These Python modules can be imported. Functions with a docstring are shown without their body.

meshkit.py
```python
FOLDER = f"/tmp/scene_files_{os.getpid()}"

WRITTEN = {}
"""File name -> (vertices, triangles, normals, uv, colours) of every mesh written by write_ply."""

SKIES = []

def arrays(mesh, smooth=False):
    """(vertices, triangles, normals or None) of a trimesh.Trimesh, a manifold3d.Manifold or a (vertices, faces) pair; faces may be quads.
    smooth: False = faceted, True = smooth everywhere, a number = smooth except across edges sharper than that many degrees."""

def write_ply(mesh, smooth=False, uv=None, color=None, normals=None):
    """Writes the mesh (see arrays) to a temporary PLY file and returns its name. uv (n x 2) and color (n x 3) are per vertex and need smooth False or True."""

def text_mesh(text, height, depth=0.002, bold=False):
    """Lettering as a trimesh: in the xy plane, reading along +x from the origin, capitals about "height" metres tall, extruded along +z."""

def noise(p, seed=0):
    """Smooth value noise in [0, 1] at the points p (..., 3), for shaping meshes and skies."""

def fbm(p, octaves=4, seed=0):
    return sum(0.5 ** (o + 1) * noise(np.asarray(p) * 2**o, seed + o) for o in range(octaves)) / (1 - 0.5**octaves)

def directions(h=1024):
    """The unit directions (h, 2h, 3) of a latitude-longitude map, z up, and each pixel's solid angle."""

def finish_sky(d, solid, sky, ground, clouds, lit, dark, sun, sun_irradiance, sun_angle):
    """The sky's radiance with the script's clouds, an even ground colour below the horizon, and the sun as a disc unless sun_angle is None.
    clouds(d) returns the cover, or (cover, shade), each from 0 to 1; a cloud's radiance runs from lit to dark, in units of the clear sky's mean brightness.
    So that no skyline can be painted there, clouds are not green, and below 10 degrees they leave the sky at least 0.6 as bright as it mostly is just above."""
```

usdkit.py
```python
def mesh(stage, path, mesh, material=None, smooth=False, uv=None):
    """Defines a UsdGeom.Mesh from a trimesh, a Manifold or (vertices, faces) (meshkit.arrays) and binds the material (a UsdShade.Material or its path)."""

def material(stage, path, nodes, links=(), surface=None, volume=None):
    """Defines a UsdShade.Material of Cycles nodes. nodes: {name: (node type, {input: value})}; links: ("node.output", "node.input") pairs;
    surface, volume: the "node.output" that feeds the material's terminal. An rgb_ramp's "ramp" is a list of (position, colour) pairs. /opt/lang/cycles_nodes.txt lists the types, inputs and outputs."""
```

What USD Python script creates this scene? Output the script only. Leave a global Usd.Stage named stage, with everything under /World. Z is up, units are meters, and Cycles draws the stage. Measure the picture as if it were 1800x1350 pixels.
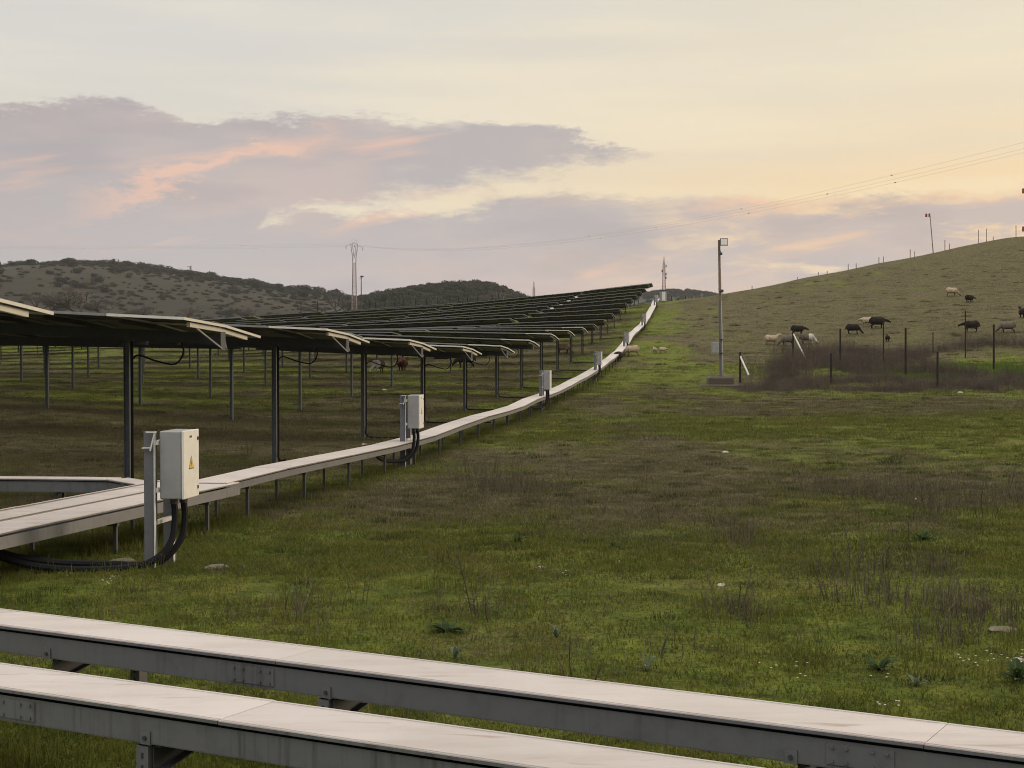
import math, random, re, numpy as np, trimesh, manifold3d as m3, usdkit, meshkit
from pxr import Usd, UsdGeom, UsdLux, UsdShade, Sdf, Gf, Vt
from scipy.interpolate import RBFInterpolator
from scipy.spatial import ConvexHull

stage = Usd.Stage.CreateInMemory()
UsdGeom.SetStageUpAxis(stage, UsdGeom.Tokens.z)
UsdGeom.SetStageMetersPerUnit(stage, 1.0)
UsdGeom.Xform.Define(stage, '/World')
UsdGeom.Scope.Define(stage, '/World/Looks')
stage.SetDefaultPrim(stage.GetPrimAtPath('/World'))
rng = np.random.default_rng(7)
random.seed(7)

# ------------------------------------------------------------------ camera, sky, sun, exposure
EYE, FPX, PITCH = 2.0, 2700.0, math.radians(1.379)
cam = UsdGeom.Camera.Define(stage, '/World/camera')
cam.CreateHorizontalApertureAttr(36.0)
cam.CreateVerticalApertureAttr(27.0)
cam.CreateFocalLengthAttr(54.0)
cam.CreateFStopAttr(0.0)
cam.CreateClippingRangeAttr((0.1, 20000.0))
cam.CreateExposureAttr(0.20)
cam.AddTranslateOp().Set((0, 0, EYE))
cam.AddRotateXOp().Set(90.0 - math.degrees(PITCH))

SUN_AZ, SUN_EL = math.radians(62), math.radians(8.5)          # azimuth from +y towards +x
SUN = np.array([math.sin(SUN_AZ) * math.cos(SUN_EL), math.cos(SUN_AZ) * math.cos(SUN_EL), math.sin(SUN_EL)])
SKY_STRENGTH = 0.1
sun = UsdLux.DistantLight.Define(stage, '/World/sun')
sun.CreateIntensityAttr(0.38)
sun.CreateAngleAttr(14.0)
sun.CreateNormalizeAttr(True)
sun.CreateColorAttr((1.0, 0.80, 0.58))
sun.AddRotateZOp().Set(-math.degrees(SUN_AZ))
sun.AddRotateXOp().Set(-(90 - math.degrees(SUN_EL)))      # shines away from SUN, along -z


class G:
    """A small writer of Cycles node graphs."""
    def __init__(s): s.n, s.l, s.k = {}, [], 0
    def add(s, kind, out, **ins):
        s.k += 1
        name = f'{kind[:6]}{s.k}'
        vals = {}
        for k, v in ins.items():
            if isinstance(v, str) and '.' in v and v.split('.')[0] in s.n: s.l.append((v, f'{name}.{k}'))
            else: vals[k] = v
        s.n[name] = (kind, vals)
        return f'{name}.{out}'
    def m(s, op, a, b=0.0, c=0.0, clamp=False): return s.add('math', 'value', math_type=op, value1=a, value2=b, value3=c, use_clamp=clamp)
    def sstep(s, x, a, b, lo=0.0, hi=1.0): return s.add('map_range', 'result', range_type='smoothstep', value=x, from_min=a, from_max=b, to_min=lo, to_max=hi, clamp=True)
    def lin(s, x, a, b, lo=0.0, hi=1.0): return s.add('map_range', 'result', range_type='linear', value=x, from_min=a, from_max=b, to_min=lo, to_max=hi, clamp=True)
    def mix(s, f, a, b, kind='mix'): return s.add('mix', 'color', mix_type=kind, fac=f, color1=a, color2=b)
    def noise(s, vec, scale, detail=3.0, rough=0.5, out='fac', dist=0.0): return s.add('noise_texture', out, vector=vec, scale=scale, detail=detail, roughness=rough, distortion=dist)
    def ramp(s, fac, stops, out='color'): return s.add('rgb_ramp', out, fac=fac, ramp=stops)
    def xyz(s, x, y, z): return s.add('combine_xyz', 'vector', x=x, y=y, z=z)
    def done(s, path, surface=None, volume=None): return usdkit.material(stage, '/World/Looks/' + path, s.n, s.l, surface=surface, volume=volume)


def lin(r, g, b):
    """A displayed sRGB colour (0-255) as linear light."""
    return tuple(((c / 255 + 0.055) / 1.055) ** 2.4 if c > 10 else c / 255 / 12.92 for c in (r, g, b))


def sk(r, g, b, k=1.0): return tuple(c * k / SKY_STRENGTH for c in lin(r, g, b))


def make_sky():
    g = G()
    geo = g.add('texture_coordinate', 'generated')
    sep = g.add('separate_xyz', 'x', vector=geo).split('.')[0]
    x, y, z = (f'{sep}.{k}' for k in 'xyz')
    u = g.m('arctan2', x, y)
    v = z
    tex = g.add('sky_texture', 'color', sky_type='single_scattering', sun_disc=False, sun_elevation=SUN_EL, sun_rotation=SUN_AZ,
                altitude=200.0, air_density=1.0, aerosol_density=1.6, ozone_density=1.0)
    dot = g.m('add', g.m('add', g.m('multiply', x, float(SUN[0])), g.m('multiply', y, float(SUN[1]))), g.m('multiply', z, float(SUN[2])))
    # thin high veil over the whole sky: warm towards the sun, grey and dimmer away from it
    near = g.sstep(dot, 0.10, 0.97)
    low = g.sstep(v, 0.02, 0.20)
    veil_far = g.mix(g.sstep(v, 0.15, 0.75), sk(104, 102, 110), sk(184, 184, 190))
    veil_mid = g.mix(low, sk(226, 208, 176), sk(212, 208, 202))
    veil_sun = g.mix(low, sk(246, 198, 130), sk(227, 215, 190))
    veil = g.mix(g.sstep(dot, 0.28, 0.82), veil_mid, veil_sun)
    veil = g.mix(g.sstep(dot, -0.5, 0.22), veil_far, veil)
    veil = g.mix(g.sstep(v, 0.25, 0.85), veil, sk(232, 230, 226, 1.7))
    st = g.noise(g.xyz(g.m('multiply', u, 2.2), g.m('multiply', v, 22.0), 1.3), 1.0, 5.0, 0.55)
    veil = g.mix(g.m('multiply', g.sstep(st, 0.45, 0.68), 0.60), veil, g.mix(near, sk(232, 222, 204), sk(242, 222, 180)))
    st2 = g.noise(g.xyz(g.m('multiply', u, 3.0), g.m('multiply', v, 30.0), 7.9), 1.0, 4.0, 0.5)
    veil = g.mix(g.m('multiply', g.sstep(st2, 0.48, 0.7), 0.50), veil, g.mix(near, sk(205, 203, 200), sk(226, 208, 178)))
    sky = g.mix(0.88, tex, veil)
    # cloud banks: their outlines over azimuth, roughened by noise
    w1 = g.noise(g.xyz(g.m('multiply', u, 13.0), g.m('multiply', v, 40.0), 3.1), 1.0, 9.0, 0.76)
    w2 = g.noise(g.xyz(g.m('multiply', u, 5.0), g.m('multiply', v, 16.0), 8.2), 1.0, 3.0, 0.5)
    rough = g.m('add', g.m('multiply', g.m('subtract', w1, 0.5), 0.050), g.m('multiply', g.m('subtract', w2, 0.5), 0.018))
    vw = g.m('add', v, rough)
    PX = lambda px: (math.atan((px - 900) / FPX) + 0.6) / 1.2
    PY = lambda py: math.sin(math.atan((610 - py) / FPX)) * 4.0
    topA = [(0.0, PY(700)), (0.12, PY(300)), (PX(-200), PY(206)), (PX(0), PY(196)), (PX(220), PY(194)), (PX(330), PY(212)), (PX(600), PY(212)), (PX(860), PY(214)), (PX(1000), PY(232)), (PX(1120), PY(256)), (PX(1210), PY(278)), (PX(1260), PY(330)), (PX(1400), PY(700)), (1.0, PY(700))]
    botA = [(0.0, PY(700)), (PX(380), PY(600)), (PX(470), PY(392)), (PX(560), PY(366)), (PX(700), PY(350)), (PX(850), PY(328)), (PX(1000), PY(304)), (PX(1150), PY(276)), (PX(1210), PY(266)), (PX(1260), PY(330)), (1.0, PY(330))]
    topB = [(0.0, PY(330)), (PX(400), PY(395)), (PX(500), PY(378)), (PX(550), PY(358)), (PX(610), PY(382)), (PX(720), PY(372)), (PX(830), PY(362)), (PX(920), PY(345)), (PX(1030), PY(332)), (PX(1160), PY(348)), (PX(1300), PY(342)), (PX(1450), PY(352)), (PX(1650), PY(340)), (PX(1850), PY(345)), (1.0, PY(330))]
    ang = g.lin(u, -0.6, 0.6)
    f = lambda stops: g.m('multiply', g.add('separate_xyz', 'x', vector=g.ramp(ang, [(min(max(a, 0), 1), (max(b, -1),) * 3) for a, b in stops])), 0.25)
    tA, bA, tB = f(topA), f(botA), f(topB)
    soft = g.noise(g.xyz(g.m('multiply', u, 9.0), g.m('multiply', v, 40.0), 5.5), 1.0, 5.0, 0.6)
    A = g.m('multiply', g.sstep(g.m('subtract', tA, vw), -0.0025, 0.004), g.sstep(g.m('subtract', g.m('add', v, g.m('multiply', rough, -1.2)), bA), -0.006, 0.009))
    holes = g.m('multiply', g.sstep(u, -0.12, 0.0), g.sstep(soft, 0.50, 0.66))
    A = g.m('multiply', A, g.m('subtract', 1.0, g.m('multiply', holes, 0.85)))
    B = g.sstep(g.m('subtract', tB, vw), -0.003, 0.008)
    holesB = g.m('multiply', g.sstep(u, -0.02, 0.22), g.sstep(g.noise(g.xyz(g.m('multiply', u, 11.0), g.m('multiply', v, 46.0), 2.2), 1.0, 6.0, 0.62), 0.51, 0.64))
    B = g.m('multiply', B, g.m('subtract', 1.0, g.m('multiply', holesB, 0.8)))
    # high scattered clouds elsewhere
    hz = g.noise(g.xyz(g.m('multiply', x, 3.0), g.m('multiply', y, 3.0), g.m('multiply', z, 9.0)), 1.0, 5.0, 0.55)
    H = g.m('multiply', g.sstep(hz, 0.52, 0.72), g.m('multiply', g.sstep(v, 0.26, 0.42), 0.3))
    cov = g.m('maximum', g.m('maximum', A, B), H)
    warm = g.sstep(u, -0.05, 0.33)
    body = g.mix(g.sstep(v, 0.03, 0.15), g.mix(warm, sk(175, 170, 172), sk(184, 172, 170)), g.mix(warm, sk(171, 165, 166), sk(190, 175, 167)))
    tone = g.noise(g.xyz(g.m('multiply', u, 7.0), g.m('multiply', v, 26.0), 0.4), 1.0, 5.0, 0.55)
    body = g.mix(g.m('multiply', g.sstep(tone, 0.44, 0.66), 0.7), body, g.mix(warm, sk(192, 174, 168), sk(222, 192, 160)))
    body = g.mix(g.m('multiply', g.sstep(g.noise(g.xyz(g.m('multiply', u, 10.0), g.m('multiply', v, 34.0), 9.4), 1.0, 4.0, 0.5), 0.5, 0.7), 0.5), body, g.mix(warm, sk(160, 154, 158), sk(166, 158, 158)))
    lit = g.noise(g.xyz(g.m('multiply', u, 6.0), g.m('add', g.m('multiply', v, 44.0), g.m('multiply', u, -7.0)), 4.4), 1.0, 4.0, 0.55)
    lit = g.sstep(lit, g.m('subtract', 0.585, g.m('multiply', warm, 0.085)), g.m('subtract', 0.74, g.m('multiply', warm, 0.06)))
    # long lit ragged streak through the upper bank
    line = g.m('add', g.m('multiply', g.m('add', u, 0.20), 0.30), 0.112)
    d = g.m('absolute', g.m('subtract', g.m('add', v, g.m('multiply', g.m('subtract', w1, 0.5), 0.075)), line))
    streak = g.m('multiply', g.sstep(d, 0.011, 0.0005), g.m('multiply', g.sstep(u, -0.30, -0.22), g.sstep(u, -0.10, -0.15)))
    lit = g.m('maximum', g.m('multiply', lit, 0.8), streak)
    body = g.mix(g.m('multiply', lit, 0.78), body, g.mix(warm, sk(226, 184, 162), sk(246, 202, 148)))
    rim = g.m('multiply', g.m('multiply', g.sstep(g.m('subtract', tB, vw), 0.016, 0.001), B), g.sstep(u, -0.10, 0.25))
    rim = g.m('multiply', rim, g.sstep(tone, 0.40, 0.62))
    body = g.mix(g.m('multiply', rim, 0.9), body, g.mix(warm, sk(238, 190, 158), sk(252, 204, 146)))
    away = g.sstep(dot, -0.4, 0.3)
    body = g.mix(away, sk(112, 110, 120), body)
    sky = g.mix(g.m('multiply', cov, 0.93), sky, body)
    bg = g.add('background_shader', 'background', color=sky, strength=SKY_STRENGTH)
    mat = g.done('sky_look', surface=bg)
    dome = UsdLux.DomeLight.Define(stage, '/World/sky')
    UsdShade.MaterialBindingAPI.Apply(dome.GetPrim()).Bind(mat)
    dome.GetPrim().SetCustomDataByKey('kind', 'structure')
    return dome


make_sky()

# ------------------------------------------------------------------ helpers
FWD = np.array([0, math.cos(PITCH), -math.sin(PITCH)])
UP = np.array([0, math.sin(PITCH), math.cos(PITCH)])


def P(px, py, Y):
    """The place at depth Y that the photograph's pixel shows."""
    d = FPX * FWD + np.array([px - 900.0, 0, 0]) + (675.0 - py) * UP
    return d * (Y / d[1]) + np.array([0, 0, EYE])


used = {}


def path_for(name, parent=None):
    base = (str(parent.GetPath()) if parent is not None else '/World') + '/' + name
    n = used.get(base, 0)
    used[base] = n + 1
    return base if n == 0 else f'{base}_{n:03d}'


def tag(p, label=None, cat=None, group=None, kind=None):
    for k, t in (('label', label), ('category', cat), ('group', group), ('kind', kind)):
        if t: p.SetCustomDataByKey(k, t)
    return p


def thing(name, label, cat, loc=(0, 0, 0), rotz=0.0, group=None, scale=None):
    x = UsdGeom.Xform.Define(stage, path_for(name))
    x.AddTranslateOp().Set(Gf.Vec3d(*map(float, loc)))
    x.AddRotateZOp().Set(float(math.degrees(rotz)))
    if scale is not None: x.AddScaleOp().Set(Gf.Vec3f(*map(float, np.broadcast_to(scale, 3))))
    return tag(x.GetPrim(), label, cat, group)


def dup(root, loc, rotz, label, scale=None, group=None):
    was = root.GetCustomData()
    name = re.sub(r'_[0-9]{3}$', '', root.GetName())
    r = thing(name, label, was['category'], loc, rotz, group or was.get('group'), scale)
    r.GetReferences().AddInternalReference(root.GetPath())
    r.SetInstanceable(True)
    return r


class MB:
    """Collects shapes that become ONE mesh."""
    def __init__(s): s.v, s.f, s.n = [], [], 0
    def raw(s, v, f):
        s.v.append(np.asarray(v, float)); s.f.append(np.asarray(f, int) + s.n); s.n += len(v)
        return s
    def box(s, c, size, R=None, ch=0.0):
        h = np.asarray(size, float) / 2
        if ch > 0:
            pts = np.array([[sx * (h[0] - (ch if k != 0 else 0)), sy * (h[1] - (ch if k != 1 else 0)), sz * (h[2] - (ch if k != 2 else 0))] for k in range(3) for sx in (-1, 1) for sy in (-1, 1) for sz in (-1, 1)])
            hull = CH(pts)
            v, f = pts, hull
        else:
            v = np.array([[sx, sy, sz] for sx in (-1, 1) for sy in (-1, 1) for sz in (-1, 1)]) * h
            f = [[0, 1, 3], [0, 3, 2], [4, 6, 7], [4, 7, 5], [0, 4, 5], [0, 5, 1], [2, 3, 7], [2, 7, 6], [0, 2, 6], [0, 6, 4], [1, 5, 7], [1, 7, 3]]
        if R is not None: v = v @ np.asarray(R).T
        return s.raw(v + np.asarray(c, float), f)
    def beam(s, a, b, w, h, side=None, ch=0.0):
        """A bar from a to b: w wide across, h high."""
        a, b = np.asarray(a, float), np.asarray(b, float)
        d = b - a; L = np.linalg.norm(d); d = d / L
        sd = np.cross(d, [0, 0, 1.0]) if side is None else np.asarray(side, float)
        if np.linalg.norm(sd) < 1e-6: sd = np.array([1.0, 0, 0])
        sd = sd - d * (sd @ d); sd /= np.linalg.norm(sd)
        return s.box((a + b) / 2, (w, L, h), np.stack([sd, d, np.cross(sd, d)], 1), ch)
    def tube(s, pts, r, sides=8, cap=True):
        p = np.asarray(pts, float)
        t = np.gradient(p, axis=0); t /= np.linalg.norm(t, axis=1, keepdims=True) + 1e-12
        ref = np.array([0, 0, 1.0]) if abs(t[0][2]) < 0.9 else np.array([1.0, 0, 0])
        ring = []
        a = np.cross(t[0], ref); a /= np.linalg.norm(a)
        r = np.broadcast_to(np.asarray(r, float), (len(p),))
        ang = np.arange(sides) * 2 * np.pi / sides
        for i in range(len(p)):
            a = a - t[i] * (a @ t[i]); a /= np.linalg.norm(a) + 1e-12
            b = np.cross(t[i], a)
            ring.append(p[i] + r[i] * (np.cos(ang)[:, None] * a + np.sin(ang)[:, None] * b))
        v = np.vstack(ring); f = []
        for i in range(len(p) - 1):
            for j in range(sides):
                k = (j + 1) % sides
                f += [[i * sides + j, i * sides + k, (i + 1) * sides + k], [i * sides + j, (i + 1) * sides + k, (i + 1) * sides + j]]
        if cap:
            n = len(v); v = np.vstack([v, p[0], p[-1]])
            for j in range(sides):
                k = (j + 1) % sides
                f += [[n, k, j], [n + 1, (len(p) - 1) * sides + j, (len(p) - 1) * sides + k]]
        return s.raw(v, f)
    def prism(s, poly, a, n):
        """A polygon (k x 3 points, planar, convex) extruded by the vector n."""
        p = np.asarray(poly, float); k = len(p); n = np.asarray(n, float)
        v = np.vstack([p, p + n])
        f = [[0, i + 1, i] for i in range(1, k - 1)] + [[k, k + i, k + i + 1] for i in range(1, k - 1)]
        for i in range(k):
            j = (i + 1) % k
            f += [[i, j, k + j], [i, k + j, k + i]]
        return s.raw(v, f)
    def build(s, name, mat, parent=None, smooth=False):
        mesh = (np.vstack(s.v), np.vstack(s.f))
        return usdkit.mesh(stage, path_for(name, parent), mesh, mat, smooth).GetPrim()


_ch = {}


def CH(pts):
    key = tuple(np.sign(pts).astype(int).ravel())
    if key not in _ch:
        h = ConvexHull(pts)
        f = h.simplices.copy()
        for i, q in enumerate(f):
            nrm = np.cross(pts[q[1]] - pts[q[0]], pts[q[2]] - pts[q[0]])
            if nrm @ h.equations[i][:3] < 0: f[i] = q[::-1]
        _ch[key] = f
    return _ch[key]


def surface(path, color, rough=0.6, metallic=0.0, spec=0.5, var=0.0, var_scale=6.0, var2=None, bump=0.0, bump_scale=40.0, rnd=0.0, coord='position'):
    """A plain material with mottling (var), a per-object tone shift (rnd) and fine relief."""
    g = G()
    pos = g.add('geometry', 'position')
    c = color
    if var2 is not None: c = g.mix(g.sstep(g.noise(pos, var_scale, 5.0, 0.6), 0.40, 0.68), c, var2)
    if var:
        k = g.lin(g.noise(pos, var_scale * 2.7, 4.0, 0.6), 0.25, 0.75, 1 - var, 1 + var)
        c = g.mix(1.0, c, g.add('combine_color', 'color', r=k, g=k, b=k), 'multiply')
    if rnd:
        k = g.lin(g.add('object_info', 'random'), 0, 1, 1 - rnd, 1 + rnd)
        c = g.mix(1.0, c, g.add('combine_color', 'color', r=k, g=k, b=k), 'multiply')
    ins = dict(base_color=c, roughness=rough, metallic=metallic, specular_ior_level=spec)
    if bump: ins['normal'] = g.add('bump', 'normal', height=g.noise(pos, bump_scale, 4.0, 0.6), strength=bump, distance=0.01)
    return g.done(path, surface=g.add('principled_bsdf', 'BSDF', **ins))


def streaky(path, base, dark, rough=0.5, metallic=0.4):
    """Galvanised sheet with fine vertical run-off streaks and spangle."""
    g = G()
    pos = g.add('geometry', 'position')
    sc = g.add('mapping', 'vector', vector=pos, scale=(26.0, 26.0, 1.3))
    s1 = g.noise(sc, 1.0, 5.0, 0.65)
    s2 = g.noise(pos, 1.1, 3.0, 0.5)
    c = g.mix(g.m('multiply', g.sstep(s1, 0.48, 0.75), g.sstep(s2, 0.35, 0.62)), base, dark)
    c = g.mix(g.m('multiply', g.sstep(g.noise(pos, 9.0, 5.0, 0.65), 0.45, 0.75), 0.4), c, dark)
    return g.done(path, surface=g.add('principled_bsdf', 'BSDF', base_color=c, roughness=rough, metallic=metallic))


def lid_look():
    g = G()
    pos = g.add('geometry', 'position')
    big = g.noise(pos, 0.9, 5.0, 0.6)
    c = g.mix(g.sstep(big, 0.35, 0.7), (0.585, 0.525, 0.495), (0.50, 0.45, 0.42))
    sc = g.add('mapping', 'vector', vector=pos, rotation=(0, 0, 0.3), scale=(1.2, 5.0, 1.0))
    smear = g.noise(sc, 1.7, 4.0, 0.55, dist=0.6)
    c = g.mix(g.m('multiply', g.sstep(smear, 0.60, 0.72), 0.62), c, (0.27, 0.185, 0.14))
    c = g.mix(g.m('multiply', g.sstep(g.noise(pos, 14.0, 5.0, 0.65), 0.58, 0.8), 0.38), c, (0.35, 0.30, 0.27))
    c = g.mix(g.m('multiply', g.sstep(g.noise(g.add('mapping', 'vector', vector=pos, rotation=(0, 0, -0.52), scale=(0.55, 3.2, 1.0)), 2.3, 5.0, 0.6), 0.46, 0.62), 0.34), c, (0.42, 0.35, 0.31))
    k = g.lin(g.add('object_info', 'random'), 0, 1, 0.93, 1.06)
    c = g.mix(1.0, c, g.add('combine_color', 'color', r=k, g=k, b=k), 'multiply')
    r = g.lin(g.noise(pos, 5.0, 4.0, 0.6), 0.3, 0.7, 0.42, 0.62)
    return g.done('painted_lid', surface=g.add('principled_bsdf', 'BSDF', base_color=c, roughness=r, metallic=0.0, specular_ior_level=0.35))


LID = lid_look()
STEEL = streaky('galvanised_steel', (0.125, 0.126, 0.134), (0.068, 0.066, 0.07))
STEEL_DARK = surface('dark_steel', (0.032, 0.034, 0.038), 0.6, 0.2, var=0.25)
STEEL_LIGHT = surface('bright_zinc', (0.55, 0.54, 0.52), 0.45, 0.2, var=0.15)
POST = surface('post_zinc', (0.072, 0.082, 0.085), 0.6, 0.2, var=0.25, var_scale=4)
FRAME = surface('panel_frame_alloy', (0.52, 0.50, 0.46), 0.45, 0.15, var=0.08)
FRAME_DIM = surface('panel_frame_weathered', (0.17, 0.172, 0.18), 0.5, 0.1, var=0.1)  # same frame alloy, darkened in colour for frames away from the sunlit row end
BACK = surface('panel_backsheet', (0.012, 0.012, 0.014), 0.55, var=0.3, var_scale=3, rnd=0.25)
BLACK = surface('black_conduit', (0.006, 0.006, 0.007), 0.7, spec=0.15, var=0.2)
GREYBOX = surface('cabinet_paint', (0.235, 0.232, 0.237), 0.55, var2=(0.195, 0.192, 0.192), var=0.08, var_scale=3)  # cabinet paint with the shade of the camera-facing sides put into its colour
DOOR = surface('cabinet_door_paint', (0.62, 0.60, 0.57), 0.5, var2=(0.54, 0.52, 0.49), var=0.08, var_scale=3)  # same cabinet paint, kept at its lit tone
YELLOW = surface('warning_yellow', (0.60, 0.38, 0.06), 0.5, var=0.08)
INK = surface('print_black', (0.015, 0.015, 0.015), 0.6)
WOOD_DARK = surface('weathered_post', (0.022, 0.018, 0.017), 0.9, spec=0.1, var=0.3, var_scale=8)
CONCRETE = surface('concrete', (0.060, 0.046, 0.032), 0.9, var=0.25, var_scale=5, bump=0.4)
STONE = surface('pale_stone', (0.38, 0.34, 0.29), 0.9, var=0.25, var_scale=9, bump=0.4, var2=(0.22, 0.19, 0.15))
DULL = surface('dull_stone', (0.14, 0.115, 0.085), 0.95, var=0.3, var_scale=9, bump=0.5, var2=(0.09, 0.085, 0.04))
RED = surface('red_paint', (0.22, 0.045, 0.04), 0.6, var=0.15)
WHITE = surface('white_paint', (0.7, 0.68, 0.64), 0.6, var=0.1)
RUSTY = surface('brown_pole', (0.16, 0.105, 0.075), 0.7, 0.0, var=0.25)  # plain mottled brown for poles

# ------------------------------------------------------------------ the ground
A_ = 0.135                                   # the tray's run: X = b + A_*Y
TDIR = np.array([A_, 1.0, 0]) / math.hypot(A_, 1)
NDIR = np.array([1.0, -A_, 0]) / math.hypot(A_, 1)
ctrl = []
for px, py, Y in [(265, 1003, 13.5), (703, 820, 27.7), (945, 722, 49), (1043, 667, 70), (1096, 622, 92), (1130, 583, 113), (1152, 552, 130), (1166, 531, 146),
                  (393, 744, 41.9), (515, 726, 48.7), (612, 697, 55.9), (72, 720, 42.8), (244, 715, 50), (369, 700, 57), (130, 685, 57.9),
                  (665, 655, 80), (820, 648, 80), (40, 606, 140), (300, 603, 140), (500, 600, 140), (700, 586, 140), (900, 560, 142), (1050, 541, 145), (400, 640, 90), (100, 645, 90),
                  (100, 1290, 7.6), (900, 1290, 7.7), (1700, 1290, 7.7), (1700, 902, 18), (1100, 905, 18), (1750, 745, 40), (1300, 752, 38), (1500, 700, 60), (1770, 694, 62), (1267, 678, 70),
                  (1355, 608, 95), (1672, 523, 117), (1700, 584, 94), (1545, 577, 98), (1790, 562, 98), (1200, 600, 97), (1500, 640, 78), (1750, 652, 76),
                  (1230, 522, 150), (1300, 516, 150), (1411, 489, 150), (1494, 474, 150), (1550, 461, 150), (1661, 441, 150), (1767, 418, 150), (1830, 416, 150),
                  (2100, 405, 150), (2600, 420, 150), (2300, 560, 105), (2600, 640, 80), (2500, 690, 60),
                  (1230, 545, 172), (1411, 520, 172), (1550, 490, 174), (1767, 450, 174), (2100, 440, 176), (1166, 552, 172), (900, 575, 170), (600, 592, 170), (200, 600, 170)]:
    ctrl.append(P(px, py, Y))
for X in (-60, -30, 0, 30, 60):
    ctrl.append((X, -25, 0.05)); ctrl.append((X, 240, -1.5))
for Y in (10, 60, 120): ctrl.append((-75, Y, 0.3))
for X, Y, Z in [(-20, 5, .05), (-12, 14, .05), (18, 5, 0.05), (30, 30, 0), (70, 10, 0.2), (85, 60, 1), (110, 150, 11), (100, 200, 6)]: ctrl.append((X, Y, Z))
ctrl = np.array(ctrl)
rbf = RBFInterpolator(ctrl[:, :2] / 50, ctrl[:, 2], kernel='linear', smoothing=0.02)
rbf_s = RBFInterpolator(ctrl[:, :2] / 50, ctrl[:, 2], kernel='thin_plate_spline', smoothing=0.004)


def coarse_height(X, Y):
    """The lie of the land without its small relief."""
    p = np.stack([np.asarray(X, float).ravel(), np.asarray(Y, float).ravel()], 1)
    q = p.copy()
    q[:, 0] = np.clip(q[:, 0], -75, 110); q[:, 1] = np.clip(q[:, 1], -25, 240)
    z = np.empty(len(p))
    for i in range(0, len(p), 40000): z[i:i + 40000] = 0.8 * rbf_s(q[i:i + 40000] / 50) + 0.2 * rbf(q[i:i + 40000] / 50)
    d = np.hypot(p[:, 0] - q[:, 0], p[:, 1] - q[:, 1])
    k = np.clip(d / 120, 0, 1); k = k * k * (3 - 2 * k)
    return (z * (1 - k) + (-3.0) * k).reshape(np.shape(X))


def fbm2(X, Y, s, o=4, seed=0):
    return meshkit.fbm(np.stack([np.asarray(X) / s, np.asarray(Y) / s, np.full(np.shape(X), 0.37 + seed)], -1), o, seed) - 0.5


def relief(X, Y):
    far = np.clip((np.asarray(Y) - 40) / 80, 0, 1)
    return 0.10 * fbm2(X, Y, 2.6, 4, 3) + (1 - far) * (0.10 * fbm2(X, Y * 0.8, 0.9, 3, 9) + 0.045 * fbm2(X, Y, 0.36, 2, 13)) + (0.25 + 0.5 * far) * fbm2(X, Y, 11, 3, 5) * (0.35 + 0.65 * far)


def height(X, Y): return coarse_height(X, Y) + relief(X, Y)


# one lookup grid so that placing thousands of things stays quick
gx, gy = np.arange(-75, 110.1, 1.0), np.arange(-25, 240.1, 1.0)
_gz = coarse_height(*np.meshgrid(gx, gy))
from scipy.interpolate import RegularGridInterpolator, RectBivariateSpline
_sp = RectBivariateSpline(gy, gx, _gz, kx=3, ky=3)


def ground(X, Y):
    X, Y = np.asarray(X, float), np.asarray(Y, float)
    z = _sp.ev(np.clip(Y, -25, 240), np.clip(X, -75, 110)) + relief(X, Y)
    return z if z.shape else float(z)


def blob(X, Y, cx, cy, rx, ry, e=0.5):
    d = np.hypot((X - cx) / rx, (Y - cy) / ry)
    return np.clip((1 + e - d) / (2 * e), 0, 1)


def LXL(Y): return -6.6 + 0.135 * Y


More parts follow.
